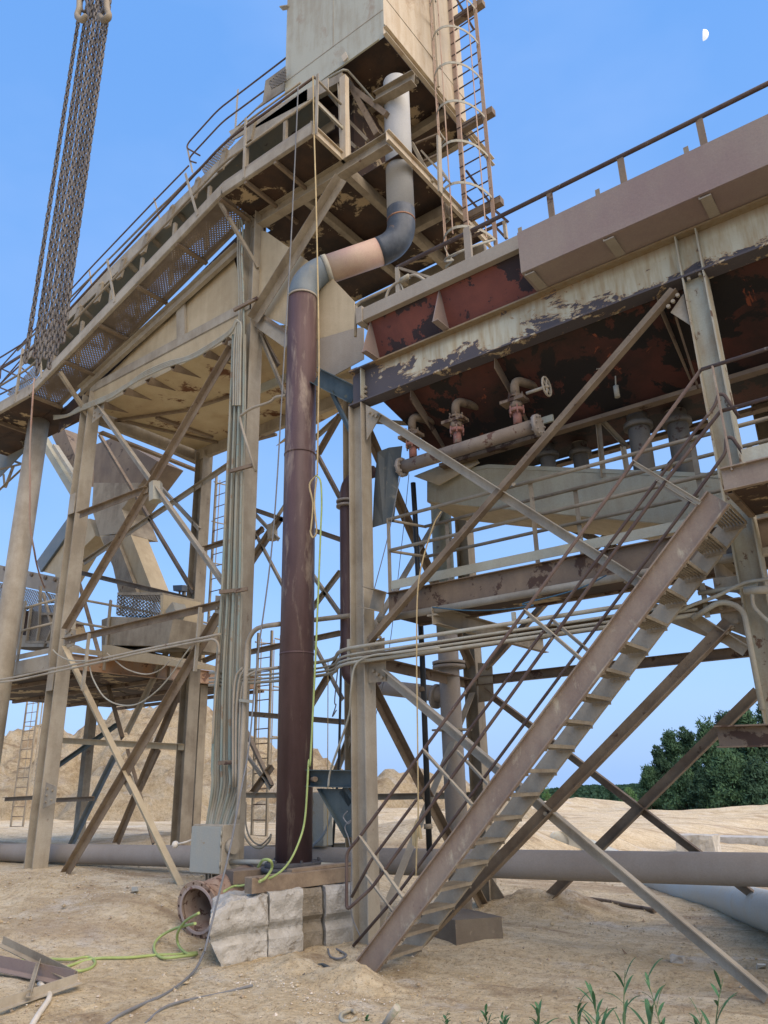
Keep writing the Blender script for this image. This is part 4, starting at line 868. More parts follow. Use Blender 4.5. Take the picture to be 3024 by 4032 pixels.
# ladder
la = thing('caged_ladder','tall rusty ladder with pale hoop cage running up the right side of the bin','ladder',(-5.0,9.2,9))
yl=9.2; xl0,xl1=-5.02,-4.50
zb2=8.2; ztop=bz+6
rustl=paint('rusty_pink_ladder',(.34,.225,.165),(.42,.33,.25),(.15,.08,.055),.6,s1=3,s2=6)
for xx in (xl0,xl1): one('stile',rustl,la,L(.06,.07,.01),(xx,yl,zb2),(xx,yl,ztop),XU)
zz=zb2+.2
while zz<ztop:
    MB().cyl((xl0,yl,zz),(xl1,yl,zz),.013,6).build('rung',railm,la); zz+=.29
xm_=(xl0+xl1)/2-.08
def hp_(i,n=16,R=.40): an=math.pi*(1-i/n); return (xm_+math.cos(an)*R, yl-.05-math.sin(an)*.66)
hz=[10.64-.88*2+i*.86 for i in range(12)]
for z in hz:
    if z<9.6 or z>ztop: continue
    P=[V((xl0-.42,yl+.02,z))]+[V((*hp_(i),z)) for i in range(17)]+[V((xl1,yl,z))]; b=MB()
    for i in range(len(P)-1): b.plate([P[i]-V((0,0,.025)),P[i+1]-V((0,0,.025)),P[i+1]+V((0,0,.025)),P[i]+V((0,0,.025))],.008)
    b.build('cage_hoop',galv,la)
zl_=9.75
pipe('cage_hoop',galv,la,[V((*hp_(i),zl_-.5*math.sin(math.pi*i/16))) for i in range(17)],.02,6)
for i in (2,5,8,11,14): x_,y_=hp_(i); one('cage_strap',rustl,la,Rc(.03,.008),(x_,y_+.01,zl_-.1),(x_,y_+.01,ztop),(1,0,0))
for c_,a_,b_ in (('r',960,120),('r',1000,1330),('t',1330,370)):
    z=q(c_,a_,b_,y=9.3).z; one('standoff_beam',dark,la,Rc(.13,.13),(xl0+.05,9.32,z),(xl1+.16,9.32,z))
for a_,b_ in ((('r',830,0),('r',1010,320)),(('r',930,1860),('r',1190,2212)),(('t',1190,180),('t',1640,660)),(('t',1500,340),('t',1659,480)),(('t',1250,650),('t',1620,480))):
    one('stair_rail',railm,la,Rc(.04,.04),q(*a_,y=9.6),q(*b_,y=9.6))
one('side_post',tan2,la,Rc(.06,.05),q('t',1620,480,y=9.6),q('t',1640,660,y=9.6))
# saddle beam the pale pipe runs up into
one('saddle_beam',tan,bn,I(.16,.2,.012,.01),q('q',1050,1085,y=7.62),q('q',1470,850,y=7.62))
# ================================================================ big pipe
PX,PY,PR=-6.66,7.05,.215
bp_ = thing('slurry_pipe','thick brown vertical pipe with blue elbow, pink level run and pale riser to the bin','pipe',(PX,PY,.7))
ZT=8.83
pipe('lower_run',brownp,bp_,[(PX,PY,.72),(PX,PY,ZT-.36)],PR,40)
UP=V((-5.40,7.90,0)); ZU=9.36
hd=V((UP.x-PX,UP.y-PY,ZU-ZT)); dirh=hd.normalized()
c0=V((PX,PY,ZT)); e0=arc(c0-V((0,0,.37)),c0,c0+dirh*.37,14)
pipe('elbow',bluep,bp_,e0,PR+.004,36)
MB().tube([c0-V((0,0,.385)),c0-V((0,0,.355))],PR+.012,36).build('weld_ring',lip,bp_)
MB().tube([c0+dirh*.355,c0+dirh*.43],PR+.014,36).build('weld_ring',galv,bp_)
c1=V((UP.x,UP.y,ZU))
pipe('level_run',pink,bp_,[c0+dirh*.42,c1-dirh*.36],PR,36)
pipe('elbow',dkelb,bp_,arc(c1-dirh*.37,c1,c1+V((0,0,.37)),14)+[c1+V((0,0,.62))],PR+.004,36)
MB().tube([c1+V((0,0,.40)),c1+V((0,0,.43))],PR+.008,36).build('weld_ring',paint('rust_ring',(.30,.16,.09),(.2,.1,.06),(.1,.06,.04)),bp_)
pipe('upper_run',greyp,bp_,[c1+V((0,0,.62)),V((UP.x,UP.y,12.62))],PR,36)
p=q('z',885,850,y=PY-.05); b=MB().box((p.x-.06,p.y-.02,p.z-.12),(p.x+.05,p.y+.02,p.z+.16)).cyl((p.x,p.y-.022,p.z+.09),(p.x,p.y+.022,p.z+.09),.02,10); b.build('lifting_lug',greyp,bp_,.01)
for zz in (3.15,5.9): MB().tube([(PX,PY,zz-.012),(PX,PY,zz+.012)],PR+.006,40).build('weld_ring',brownp,bp_)
fm=paint('black_flange_steel',(.045,.05,.06),(.1,.095,.09),(.2,.17,.13),.64,s1=6)
b=MB().cyl((PX,PY,.715),(PX,PY,.76),PR+.12,36); b.build('flange',fm,bp_,.004)
b=MB().cyl((PX,PY,.668),(PX,PY,.712),PR+.16,36)
for k in range(12):
    an=k*math.pi/6; c=V((PX+.30*math.cos(an),PY+.30*math.sin(an),.64)); b.cyl(c,c+V((0,0,.15)),.016,6)
b.build('flange',fm,bp_)
# dark blue steel brackets tying the pipe to the column
bk=thing('pipe_bracket','lower dark blue-green steel bracket between the brown pipe foot and the front column','bracket',q('k',450,200,y=7.1))
one('channel',prim,bk,CH(.10,.19,.01),q('k',330,198,y=7.1),q('k',578,205,y=7.1)+V((.1,0,0)))
MB().cyl(q('k',345,205,y=7.08),q('k',365,205,y=7.0),.03,10).build('bolt',dark,bk)
MB().plate([q('k',395,262,y=7.1),q('k',530,262,y=7.1),q('k',580,330,y=7.1),q('k',580,550,y=7.1),q('k',555,550,y=7.1)],.012).build('knee_plate',prim,bk)
one('knee_flange',prim,bk,Rc(.12,.012),q('k',525,262,y=7.1),q('k',580,345,y=7.1),(0,-1,0))
one('knee_flange',prim,bk,Rc(.12,.012),q('k',395,262,y=7.1),q('k',558,550,y=7.1),(1,0,0))
bk=thing('pipe_bracket','upper dark blue-green bracket with a thin knee strut near the column head','bracket',q('e',480,740,y=7.1))
one('channel',prim,bk,CH(.10,.24,.012),q('e',378,730,y=7.1),q('e',602,845,y=7.1),(0,0,1))
angle('knee_strut',prim,bk,q('e',465,825,y=7.1),q('e',572,1050,y=7.1),.07)
MB().cyl(q('e',545,845,y=7.02),q('e',545,845,y=6.98),.02,8).build('bolt',prim,bk)
# ---------------------------------------------------------------- other pipes
gp=thing('ground_pipe','long dusty grey pipe lying across the site behind the front columns','pipe',q('D',900,1862,y=8.1))
pts=[q('D',-250,1838,y=7.65),q('D',100,1843,y=7.75),q('D',440,1851,y=7.9),q('D',900,1862,y=8.1),q('D',1659,1879,y=8.35)]; pts.append(pts[-1]*2-pts[-2]); pts[-1]=pts[-2]+(pts[-1]-pts[-2])*1.5
pipe('pipe',grpipe,gp,pts,.148,28)
rp=thing('rear_riser_pipe','flanged dusty grey vertical pipe standing in front of the back column','pipe',(-5.75,9.2,0))
base=V((-5.76,9.15,-.1)); 
a=q('h',1140,700,y=9.15); base=V((q('k',1232,985,z=-.05).x*.97,9.15,-.1)); base.x=(a.x+q('k',1232,900,y=9.15).x)/2
pipe('riser',grpipe,rp,[base,V((base.x,base.y,4.1))],.145,24)
pipe('riser',paint('green_grey_riser',(.20,.24,.21),(.26,.26,.2),(.15,.13,.1)),rp,[V((base.x,base.y,3.55)),V((base.x,base.y,5.9))],.15,24)
zf=q('h',1140,935,y=9.15).z
for z in (zf-.03,zf+.03): MB().cyl((base.x,base.y,z-.02),(base.x,base.y,z+.02),.23,24).build('flange',grpipe,rp)
te=q('h',1120,1115,y=9.1); b=MB().cyl((base.x,base.y,te.z),(base.x-1.55,base.y,te.z+.28),.11,20); b.build('side_branch',grpipe,rp)
MB().cyl((base.x-.2,base.y,te.z),(base.x-.25,base.y,te.z+.01),.17,20).build('flange',grpipe,rp)
zf2=q('h',1150,1320,y=9.15).z
for z in (zf2,): MB().box((base.x-.2,base.y-.2,z-.012),(base.x+.2,base.y+.2,z+.012)).build('clamp_plate',tan,rp)
sp=thing('small_riser_pipe','brown-grey flanged pipe with bends, half hidden just left of the front column','pipe',(-5.9,7.6,2.5))
yy=7.6; a=q('h',548,300,y=yy)
t_=q('e',560,1360,y=yy); b_=q('h',560,985,y=yy)
pipe('riser',brownp,sp,bend([(a.x+.5,yy,t_.z+.05),(a.x,yy,t_.z+.05),(a.x,yy,b_.z-.1),(a.x+.5,yy,b_.z-.1)],.22),.085,18)
f_=q('e',535,1490,y=yy)
for dz in (-.03,.04):
    b=MB().cyl((a.x,yy,f_.z+dz-.015),(a.x,yy,f_.z+dz+.015),.135,18); b.build('flange',grpipe,sp)
pl=thing('black_pole_pipe','thin black plastic pipe hanging straight down behind the stair rails','pipe',q('k',1040,630,y=8.3))
pipe('pipe',black,pl,[q('k',1042,632,y=7.85),q('h',1000,900,y=7.85),q('h',955,10,y=7.85),q('e',945,1360,y=7.85)],.035,12)
MB().cyl(q('h',1000,1060,y=7.85),q('h',1003,1090,y=7.85),.045,12).build('coupling',dark,pl)
MB().cyl(q('k',1033,470,y=7.85),q('k',1035,500,y=7.85),.05,12).build('coupling',tan,pl)
pl=thing('thin_drop_pipe','slim dark pipe hanging between the brown pipe and the front column','pipe',q('k',465,700,y=8))
pipe('pipe',black,pl,[q('h',518,880,y=8.3),q('h',505,1500,y=8.3),q('k',475,500,y=8.3),q('k',462,700,y=8.3)],.018,8)
# ================================================================ electrical
eb=thing('electrical_enclosure','pale grey-green electrical cabinet with a side lever under a fan of conduits','electrical box',q('y',350,700,y=6.85))
ye_=6.85
a=q('y',200,705,y=ye_); b2=q('y',445,318,y=ye_); w_=b2.x-q('y',212,318,y=ye_).x
x0=q('y',208,500,y=ye_).x; x1=q('y',450,500,y=ye_).x; z0_=q('y',320,700,y=ye_).z; z1_=q('y',330,320,y=ye_).z
MB().box((x0+.01,ye_+.015,z0_-.01),(x1+.02,ye_+.30,z1_+.02)).build('cabinet',tan2,eb,.008)
MB().box((x0,ye_,z0_),(x1,ye_+.013,z1_)).build('door',boxp,eb,.004)
for z in (z0_+.1,z0_+.33,z1_-.08): MB().cyl((x1+.008,ye_+.0,z-.03),(x1+.008,ye_+.0,z+.03),.010,8).build('hinge',galv,eb)
b=MB().tube([(x0-.01,ye_+.12,z1_-.14),(x0-.12,ye_+.02,z1_-.19),(x0-.27,ye_-.02,z1_-.22)],.012,8); b.build('lever',whitep,eb)
import bmesh
b=MB()
def ball(b,c,r,n=10):
    c=V(c); rings=[]
    pts=[c+V((0,0,r*math.cos(math.pi*i/n))) for i in range(n+1)]; b.tube([p for p in pts],[max(.001,r*math.sin(math.pi*i/n)) for i in range(n+1)],12)
ball(b,(x0-.28,ye_-.02,z1_-.22),.045); b.build('lever_knob',whitep,eb)
MB().cyl((x0-.05,ye_+.12,z1_-.14),(x0+.01,ye_+.12,z1_-.14),.05,12).build('lever_hub',galv,eb)
MB().cyl((x1+.02,ye_+.14,z0_+.30),(x1+.10,ye_+.14,z0_+.30),.09,18).build('horn',tan2,eb)
for k in range(6):
    x=x0+.12+k*.06; MB().cyl((x,ye_+.18,-.05),(x,ye_+.18,z0_),.014,8).build('conduit_stub',tan,eb)
pipe('conduit',galv,eb,[(x1+.02,ye_+.16,z0_+.12),q('y',780,612,y=ye_+.1),(PX+.9,PY+.35,z0_+.10)],.03,10)
cf=thing('conduit_bundle','dense bundle of dusty vertical conduits strapped to the second tower column','conduits',(XB-.25,YL-.3,1.2))
def cp(c,a,b,y): return q(c,a,b,y=y)
for k in range(11):
    yk_=YL-.27+(k%3)*.05
    xb0=x0+.10+k*.042
    pts=[V((xb0,ye_+.16,z1_)),cp('j',1262+k*17,250,yk_),cp('g',1262+k*17,1500,yk_),cp('g',1283+k*14,1000,yk_),cp('g',1318+k*11.5,500,yk_),cp('g',1340+k*10,0,yk_),cp('d',1368+k*8.5,900,yk_),cp('d',1385+k*7,480,yk_)]
    if k in (5,7,9): pts+= [cp('d',1420+(k-5)*6,200,yk_),cp('d',1412+(k-5)*6,20,yk_),cp('s',655+(k-5)*13,1950,yk_),cp('s',650+(k-5)*10,1840,yk_)]
    pipe('conduit',galv if k%3 else paint('green_conduit',(.22,.29,.27),(.33,.31,.24),(.25,.2,.14)),cf,smooth(pts,5),.0165 if k%2 else .02,7)
for c_,a0,b0,a1,b1 in (('g',1395,495,1470,480),('g',1300,1515,1440,1505),('g',1305,500,1400,490),('d',1370,1290,1500,1255),('d',1390,335,1530,262),):
    one('unistrut',dark,cf,Rc(.04,.05),q(c_,a0,b0,y=YL-.34),q(c_,a1,b1,y=YL-.28))
for k,(dx) in enumerate((0,12,24,-14)):
    pts=[cp('d',1400+dx,900,YL-.3),cp('d',1405+dx,560,YL-.32),cp('d',1415+dx*.7,420,YL-.34),cp('d',1400,395+k*6,YL-.36),cp('d',1360,460+k*7,YL-.33),cp('d',1200,565+k*9,YL-.26),cp('d',1100,615+k*7,YL-.24),cp('d',1000,640+k*9,YL-.22),cp('d',860,700+k*10,YL-.22),cp('d',760,770+k*6,YL-.2),cp('d',640,840+k*8,YL-.2),cp('d',480,905+k*8,YL-.18),cp('d',400,955+k*3,YL-.1),cp('d',320,960+k*7,YL)]
    pipe('draped_cable',galv,cf,smooth(pts,4),.017,6)
rc=thing('conduit_risers','curved dusty conduits rising and bending right beside the second tower column','conduits',cp('g',1460,1500,YL-.1))
BEH={('h',150,690),('h',400,660),('h',572,640)}
for pts,r_ in (([('y',590,260),('g',1425,1659),('g',1445,1300),('g',1465,900),('g',1475,790),('g',1530,715),('g',1659,690),('h',150,690),('h',400,660),('h',572,640)],.04),
    ([('g',1385,1659),('g',1385,1200),('g',1400,1010),('g',1440,950)],.02),([('g',1400,1659),('g',1402,1250),('g',1420,1030),('g',1450,960)],.02),([('g',1418,1659),('g',1425,1250),('g',1440,1060),('g',1480,990),('g',1560,960),('g',1655,945)],.02),
    ([('g',1250,780),('g',1290,800),('g',1300,870),('g',1280,1100),('g',1262,1400)],.018),
    ([('e',10,1290),('d',1430,1000),('d',1445,950),('d',1500,915),('d',1600,880),('e',130,850),('e',190,840)],.025)):
    pipe('conduit',tan2,rc,smooth([cp(*p_,7.45 if p_ in BEH else YL-.32) for p_ in pts],5),r_*.8,8)
MB().plate([cp('g',1425,1135,YL-.36),cp('g',1500,1140,YL-.36),cp('g',1500,1160,YL-.36),cp('g',1425,1150,YL-.36)],.04).build('strap',galv,rc)
hr=thing('conduit_pair','two thin parallel conduits sagging level across the left tower in front of its columns','conduits',cp('w',0,1100,YL-.3))
for dz in (0,1):
    pts=[('v',-40,1325),('v',200,1283),('v',600,1195),('v',1000,1110),('v',1300,1048),('w',400,1002),('w',800,922),('w',1100,862),('w',1290,820)]
    if dz: pts=[('v',-40,1350),('v',200,1318),('v',600,1232),('v',1000,1145),('v',1300,1080),('w',400,1030),('w',800,950),('w',1100,895),('w',1220,880),('w',1270,930),('w',1280,1040)]
    pipe('conduit',tan2,hr,smooth([cp(*p_,YL-.33) for p_ in pts],4),.019,8)
def cab(name,label,pts,r,mat,y,cat='cable',group=None,n=5):
    P=[cp(*p_[:3],p_[3] if len(p_)>3 else y) for p_ in pts]
    o=MB().tube(smooth(P,n),r,6).build(name,mat); return tag(o,label,cat,group)
cab('slack_cable','pale slack cable hanging in a deep U between the left tower columns',[('v',975,1160),('v',1010,1300),('v',1130,1500),('v',1300,1590),('v',1500,1580),('w',600,1440),('w',760,1260),('w',880,1080),('w',970,960)],.011,galv,YL-.3)
cab('slack_cable','short pale cable sagging under the orange-stained platform edge',[('w',60,1030),('w',150,1110),('w',280,1205),('w',480,1258),('w',640,1210),('w',740,1110)],.010,tan2,YL-.3)
cab('slack_cable','short pale cable looping off the left tower column at the platform rail',[('v',575,990),('v',640,1050),('v',760,1105),('v',930,1112)],.011,galv,YL-.35)
cab('coiled_cable','grey cable coiled loosely beside the brown pipe foot',[('y',625,60),('y',615,220),('y',640,370),('y',700,470),('y',780,495),('y',850,440),('y',865,380)],.014,galv,7.6)
cab('coiled_cable','pale cable loop hanging beyond the brown pipe foot',[('y',660,120),('y',660,300),('y',700,420),('y',780,470),('y',860,400)],.012,tan2,7.8)
cab('blue_cable','thin blue cable drooping under the middle walkway toward the stairs',[('h',1060,590),('h',1250,608),('h',1450,605),('h',1659,580),('i',200,570),('i',400,520),('i',560,470),('i',700,400)],.007,plain('blue_jacket',(.05,.13,.2),.5),6.95)
# grey cable from the gallery rail to the sand
cab('drop_cable','thin grey cable running from the gallery rail past the brown pipe to the sand',
 [('s',1310,390,YW-.02),('s',1290,900,YW-.02),('s',1225,2212,6.6),('e',180,600,6.65),('e',115,1650,6.7),('h',20,900,6.6),('j',1480,0,6.5),('j',1430,280,6.2),('j',1370,600,5.9),('j',1290,930,5.45),('j',1215,1230,5.05)],.010,cable,6.6,n=6)
def zc(pts,zs):
    return [gq(*p_,z-.012) for p_,z in zip(pts,zs)]
o=MB().tube(smooth(zc([('j',1215,1230),('j',1150,1350),('j',1000,1470),('j',850,1540),('j',720,1600),('j',640,1659),('j',500,1760)],[.12,.03,.03,.02,.02,.02,.02]),6),.012,6).build('ground_cable',cable); tag(o,'grey cable snaking over the sand left of the concrete blocks','cable')
o=MB().tube(smooth(zc([('j',860,1659),('j',960,1570),('j',1080,1525),('j',1300,1480),('j',1500,1430)],[.02]*5),6),.010,6).build('ground_cable',cable); tag(o,'short grey cable half buried in the sand below the blocks','cable')
o=MB().tube(smooth(zc([('y',1330,1320),('y',1350,1380),('y',1420,1400),('y',1480,1370),('y',1400,1320)],[.03]*5)+[],6),.010,6).build('ground_cable',cable); tag(o,'curled grey cable at the foot of the front column','cable')
o=MB().tube(smooth(zc([('y',1130,1540),('y',1200,1480),('y',1280,1450),('y',1350,1490),('y',1290,1540)],[.03]*5),6),.016,6).build('torn_strap',rubber); tag(o,'torn blue-grey strap curled on the sand before the blocks','strap')
# rope down the pipe + lime hose
rope=cab('hanging_rope','straw-coloured rope hanging from the gallery corner down the front of the brown pipe',[('q',365,830,YW-.03),('q',380,1500,6.5),('q',400,2212,6.5),('e',385,500,6.55),('e',382,900,6.6),('e',376,1310,6.62)],.011,ropem,6.6,'rope')
cab('hanging_rope','tail of straw rope knotted at mid height on the brown pipe',[('e',376,1310),('e',330,1370),('e',350,1480),('e',340,1620),('h',335,140),('h',350,175),('h',372,140),('h',362,20),('e',360,1450),('e',372,1330)],.011,ropem,6.62,'rope')
cab('hanging_rope','thin straw rope hanging in front of the front column and stair rails',[('h',1112,20,6.4),('h',1060,120,6.4),('h',980,420,6.4),('h',966,800,6.4),('h',972,1400,6.4),('k',975,400,6.4),('k',970,480,6.4),('k',962,780,6.4)],.008,ropem,6.4,'rope')
cab('hanging_rope','short rope tassel tied beside the stair rail',[('k',972,450),('k',950,520),('k',955,600),('k',975,480),('k',990,560)],.02,ropem,6.42,'rope')
cab('drop_cable','thin dark cable falling from the tank pipes behind the walkway rail',[('e',870,1310),('e',800,1659),('h',715,480)],.006,cable,7.0)
cab('drop_cable','hair-thin cable falling behind the walkway end post',[('e',920,1310),('e',885,1659),('h',800,860),('h',720,1250)],.005,cable,7.9)
cab('drop_cable','thin cable with a loop hanging between pipe and column',[('h',515,800),('h',480,1130),('h',487,1170),('h',465,1240),('h',490,1200)],.008,cable,7.5)
cab('drop_cable','slim brown line hanging right beside the brown pipe',[('h',440,900),('h',438,1500),('k',436,600)],.006,ropem,7.6)
cab('wire_loop','twisted grey wire tied round the column bracket',[('k',555,395),('k',530,430),('k',560,470),('k',575,450),('k',540,490),('k',565,570),('k',580,700),('k',575,980),('k',635,1150)],.007,cable,6.8)
hz_=[('e',370,1315,6.62),('e',395,1350,6.62),('e',402,1480,6.62),('e',396,1640,6.62),('h',390,300,6.62),('h',365,900,6.60),('h',335,1500,6.58),('k',325,100,6.58),('k',305,420,6.55),('k',270,570,6.45),('k',200,710,6.3),('k',100,790,6.2)]
P=[q(c,a,b,y=y) for c,a,b,y in hz_]
P+= [q('y',640,800,z=.62),q('y',560,808,z=.61),q('y',480,850,z=.60)]
o=MB().tube(smooth(P,6),.0115,8).build('garden_hose',hose); tag(o,'lime green hose running down the brown pipe onto the concrete blocks','hose')
P=[q('y',760,650,z=.78),q('y',800,595,z=.86),q('y',860,600,z=.86),q('y',872,660,z=.78),q('y',820,740,z=.70),q('y',770,770,z=.68)]
o=MB().tube(smooth(P,6),.0145,8).build('garden_hose',hose); tag(o,'small lime hose loop beside the black pipe flange','hose')
P=[gq(c,a,b,z) for c,a,b,z in (('j',1180,1000,.42),('j',1100,1050,.30),('j',1055,1120,.16),('j',1060,1190,.05),('j',1110,1240,.03),('j',1170,1245,.03),('j',1100,1255,.03),('j',960,1265,.03),('j',915,1210,.03),('j',940,1150,.05),('j',1020,1100,.15),('j',1100,1075,.25),('j',1160,1062,.36))]
o=MB().tube(smooth(P,6),.0135,8).build('garden_hose',hose); tag(o,'lime green hose looping out of the open pipe spool','hose')
P=[gq(c,a,b,.012) for c,a,b in (('j',1170,1235),('j',1050,1245),('j',920,1250),('j',760,1265),('j',600,1268),('j',500,1285),('j',380,1325))]
o=MB().tube(smooth(P,6),.0135,8).build('garden_hose',hose); tag(o,'lime green hose stretched straight across the sand','hose')
P=[gq(c,a,b,.012) for c,a,b in (('j',80,1300),('j',150,1280),('j',280,1274),('j',420,1275),('j',520,1262),('j',565,1290),('j',540,1325),('j',480,1343),('j',415,1343))]
o=MB().tube(smooth(P,6),.0135,8).build('garden_hose',hose); tag(o,'end of the lime green hose curling near the fallen steel frame','hose')
# green panel behind pipe
gb=thing('junction_box','narrow grey-green electrical box with hinges behind the brown pipe foot','electrical box',q('k',365,600,y=7.9))
a=q('k',322,600,y=7.9); b2=q('k',408,290,y=7.9)
MB().box((a.x-.25,7.92,a.z),(b2.x,8.1,b2.z)).build('cabinet',boxp,gb,.006); MB().box((a.x-.25,7.90,a.z+.01),(a.x+.05,7.918,b2.z-.01)).build('door',galv,gb,.003)
for z in (a.z+.08,b2.z-.1): MB().cyl((a.x+.06,7.91,z-.03),(a.x+.06,7.91,z+.03),.009,8).build('hinge',galv,gb)
cab('blue_cable','pale blue-grey cable curving out from under the narrow grey box',[('k',462,385),('k',450,450),('k',410,540),('k',350,600),('k',325,622)],.018,plain('pale_blue_jacket',(.3,.36,.4),.5),7.85)
# ================================================================ concrete blocks, timbers, spool
def rock(name,label,O,du,dv,h,nu=22,nv=14,nw=12,amp=.03,groove=True,seed=0,cut=0,group=None):
    """subdivided block: O corner, du along the face, dv into depth, h height; V-groove half way up the long face"""
    O=V(O); du=V(du); dv=V(dv); vd={}; vs=[]; fs=[]
    nrm=-dv.normalized(); ud=du.normalized()
    def P(i,j,k):
        key=(i,j,k)
        if key in vd: return vd[key]
        u,v,w_=i/nu,j/nv,k/nw
        p=O+du*u+dv*v+V((0,0,h*w_))
        c=(O+du*.5+dv*.5+V((0,0,h*.5)))
        if groove and j==0:
            g=max(0,1-abs(w_-.47)/.12); p-=nrm*.075*g
            ch=max(0,(w_-.90)/.1)+max(0,(.10-w_)/.1); p-=nrm*.03*ch
        if cut and u<.32:
            t=(.32-u)/.32; 
            if w_>.45: p.z-=cut*h*.30*t*(w_-.3)*(1 if v<.7 else .6)
            if w_<.45: p+=ud*.16*t*(1-w_/.45)
        n=noise.fractal(p*4+V((seed,0,0)),1,2.2,5); n2=noise.noise(p*14+V((0,seed,0)))+.3*noise.noise(p*34)
        p=p+(p-c).normalized()*(n*amp+n2*amp*.3)
        vd[key]=len(vs); vs.append(p); return vd[key]
    for i in range(nu):
        for j in range(nv):
            fs.append([P(i,j,0),P(i,j+1,0),P(i+1,j+1,0),P(i+1,j,0)]); fs.append([P(i,j,nw),P(i+1,j,nw),P(i+1,j+1,nw),P(i,j+1,nw)])
    for i in range(nu):
        for k in range(nw):
            fs.append([P(i,0,k),P(i+1,0,k),P(i+1,0,k+1),P(i,0,k+1)]); fs.append([P(i,nv,k),P(i,nv,k+1),P(i+1,nv,k+1),P(i+1,nv,k)])
    for j in range(nv):
        for k in range(nw):
            fs.append([P(0,j,k),P(0,j,k+1),P(0,j+1,k+1),P(0,j+1,k)]); fs.append([P(nu,j,k),P(nu,j+1,k),P(nu,j+1,k+1),P(nu,j,k+1)])
    b=MB(); b.v=vs; b.f=fs; b.sm=[False]*len(fs); o=b.build(name,conc); return tag(o,label,'concrete block',group)
dd=V((.26,.966,0)); dn=V((-.966,.26,0))
O1=V((-6.27,5.50,-.06))
wetc=paint('stained_concrete',(.30,.265,.205),(.22,.19,.14),(.40,.37,.31),.57,s1=5,s2=8,soft=.1,bump=1,streak=0)
up_=V((-.70,.42,0))
rock('concrete_block','broken pale concrete block with a chipped left end beside the open pipe spool',O1,dd*.62,V((-.55,.50,0)),.60,amp=.05,seed=3,cut=.8,nu=34,nw=26,nv=22)
rock('concrete_block','rough pale concrete block second from the left under the brown pipe',O1+dd*.63+dn*-.02,dd*.40,up_,.63,amp=.032,seed=13,nu=24,nw=26,nv=18)
o=rock('concrete_block','dark stained concrete block between the two pale ones',O1+dd*1.04+dn*.05,dd*.27,up_,.62,amp=.026,seed=21,nu=16,nw=24,nv=14); o.data.materials[0]=wetc
rock('concrete_block','squarer pale concrete block wedged against the front column',O1+dd*1.32+dn*-.01,dd*.40,V((-.62,.40,0)),.62,amp=.026,seed=9,nu=22,nw=24,nv=16)
rock('concrete_block','low flat concrete footing lying behind the stair foot',gq('k',1205,1250,-.1),V((.30,.42,0)),V((-.62,.28,0)),.31,amp=.010,groove=False,seed=5,nu=10,nv=8,nw=4).data.materials[0]=paint('dark_wet_concrete',(.17,.145,.11),(.13,.11,.085),(.24,.2,.15),.6,s1=3)
def timber(label,a,b_,w_,h_,up=(0,0,1),mat=wood):
    o=MB().prism(Rc(w_,h_),a,b_,up).build('timber',mat,bevel=.006); return tag(o,label,'timber')
zt1=.655
timber('thick weathered timber under the pipe flange, front one',V((-6.32,6.02,.635)),V((-5.98,7.35,.645)),.16,.15)
timber('dark end-cut timber sticking out left under the pipe flange',V((-7.20,6.55,.62)),V((-6.8,7.6,.62)),.28,.14,mat=paint('dark_timber',(.14,.11,.085),(.22,.17,.12),(.3,.24,.16),.6,s1=4))
timber('thin wedge board between flange and thick timber',V((-6.25,6.55,.725)),V((-5.98,7.5,.745)),.12,.035)
# spool
so=thing('pipe_spool','short rusty pipe spool with a bolted flange, open end facing the camera, beside the blocks','pipe spool',q('y',265,1000,z=.36))
c=q('y',262,1000,z=.33); ax_=V((-.12,.98,.16)).normalized()
rust_=paint('rusty_flange',(.26,.17,.12),(.34,.27,.21),(.12,.07,.05),.55,s1=5,s2=9)
def ring(c,ax,ro,ri,t,n=40,holes=0):
    b=MB(); u=ax.orthogonal().normalized(); w_=ax.cross(u)
    for k,(r,o_) in enumerate(((ro,0),(ri,0),(ri,t),(ro,t))):
        for i in range(n): an=2*math.pi*i/n; b.v.append(c+ax*o_+(u*math.cos(an)+w_*math.sin(an))*r)
    for k in range(4):
        k2=(k+1)%4
        for i in range(n): j=(i+1)%n; b.f.append([k*n+i,k*n+j,k2*n+j,k2*n+i]); b.sm.append(k in (1,3))
    return b
ring(c,ax_,.295,.225,.035).build('flange',rust_,so)
ring(c-ax_*.012,ax_,.250,.222,.013).build('raised_face',paint('mauve_raised_face',(.33,.27,.27),(.4,.34,.3),(.2,.12,.1)),so)
ring(c+ax_*.034,ax_,.245,.222,.85).build('pipe_body',rust_,so)
u=ax_.orthogonal().normalized(); w_=ax_.cross(u); b=MB()
for i in range(14): an=2*math.pi*i/14; p=c+(u*math.cos(an)+w_*math.sin(an))*.271; MB().cyl(p-ax_*.003,p+ax_*.002,.013,8).build('bolt_hole',blacku,so)
# fallen angle-steel frame bottom left
ff=thing('fallen_steel_frame','fallen triangular frame of angle steel on the sand in the bottom left corner','steel frame',q('j',440,1410,z=.05))
def gl(a,b_,z0,z1,w_,mat=dark,up=(0,0,1),nm='angle_bar',fl=(1,1)): return one(nm,mat,ff,L(w_,w_,.008),gq(*a,z0),gq(*b_,z1),up)
gl(('j',15,1185),('j',455,1400),.16,.05,.07,tan)
gl(('j',-80,1310),('j',440,1420),.05,.03,.10,mauve)
gl(('j',-60,1590),('j',455,1415),.03,.04,.07,tan2)
gl(('j',240,1300),('j',185,1500),.12,.05,.04,tan,nm='cross_bar')
o=MB().tube(smooth([gq('j',170,1700,.02),gq('j',230,1600,.02),gq('j',290,1510,.02),gq('j',285,1470,.03),gq('j',235,1420,.03)],5),.022,10).build('plastic_pipe',whitep); tag(o,'short bent white plastic pipe lying under the fallen steel frame','pipe')
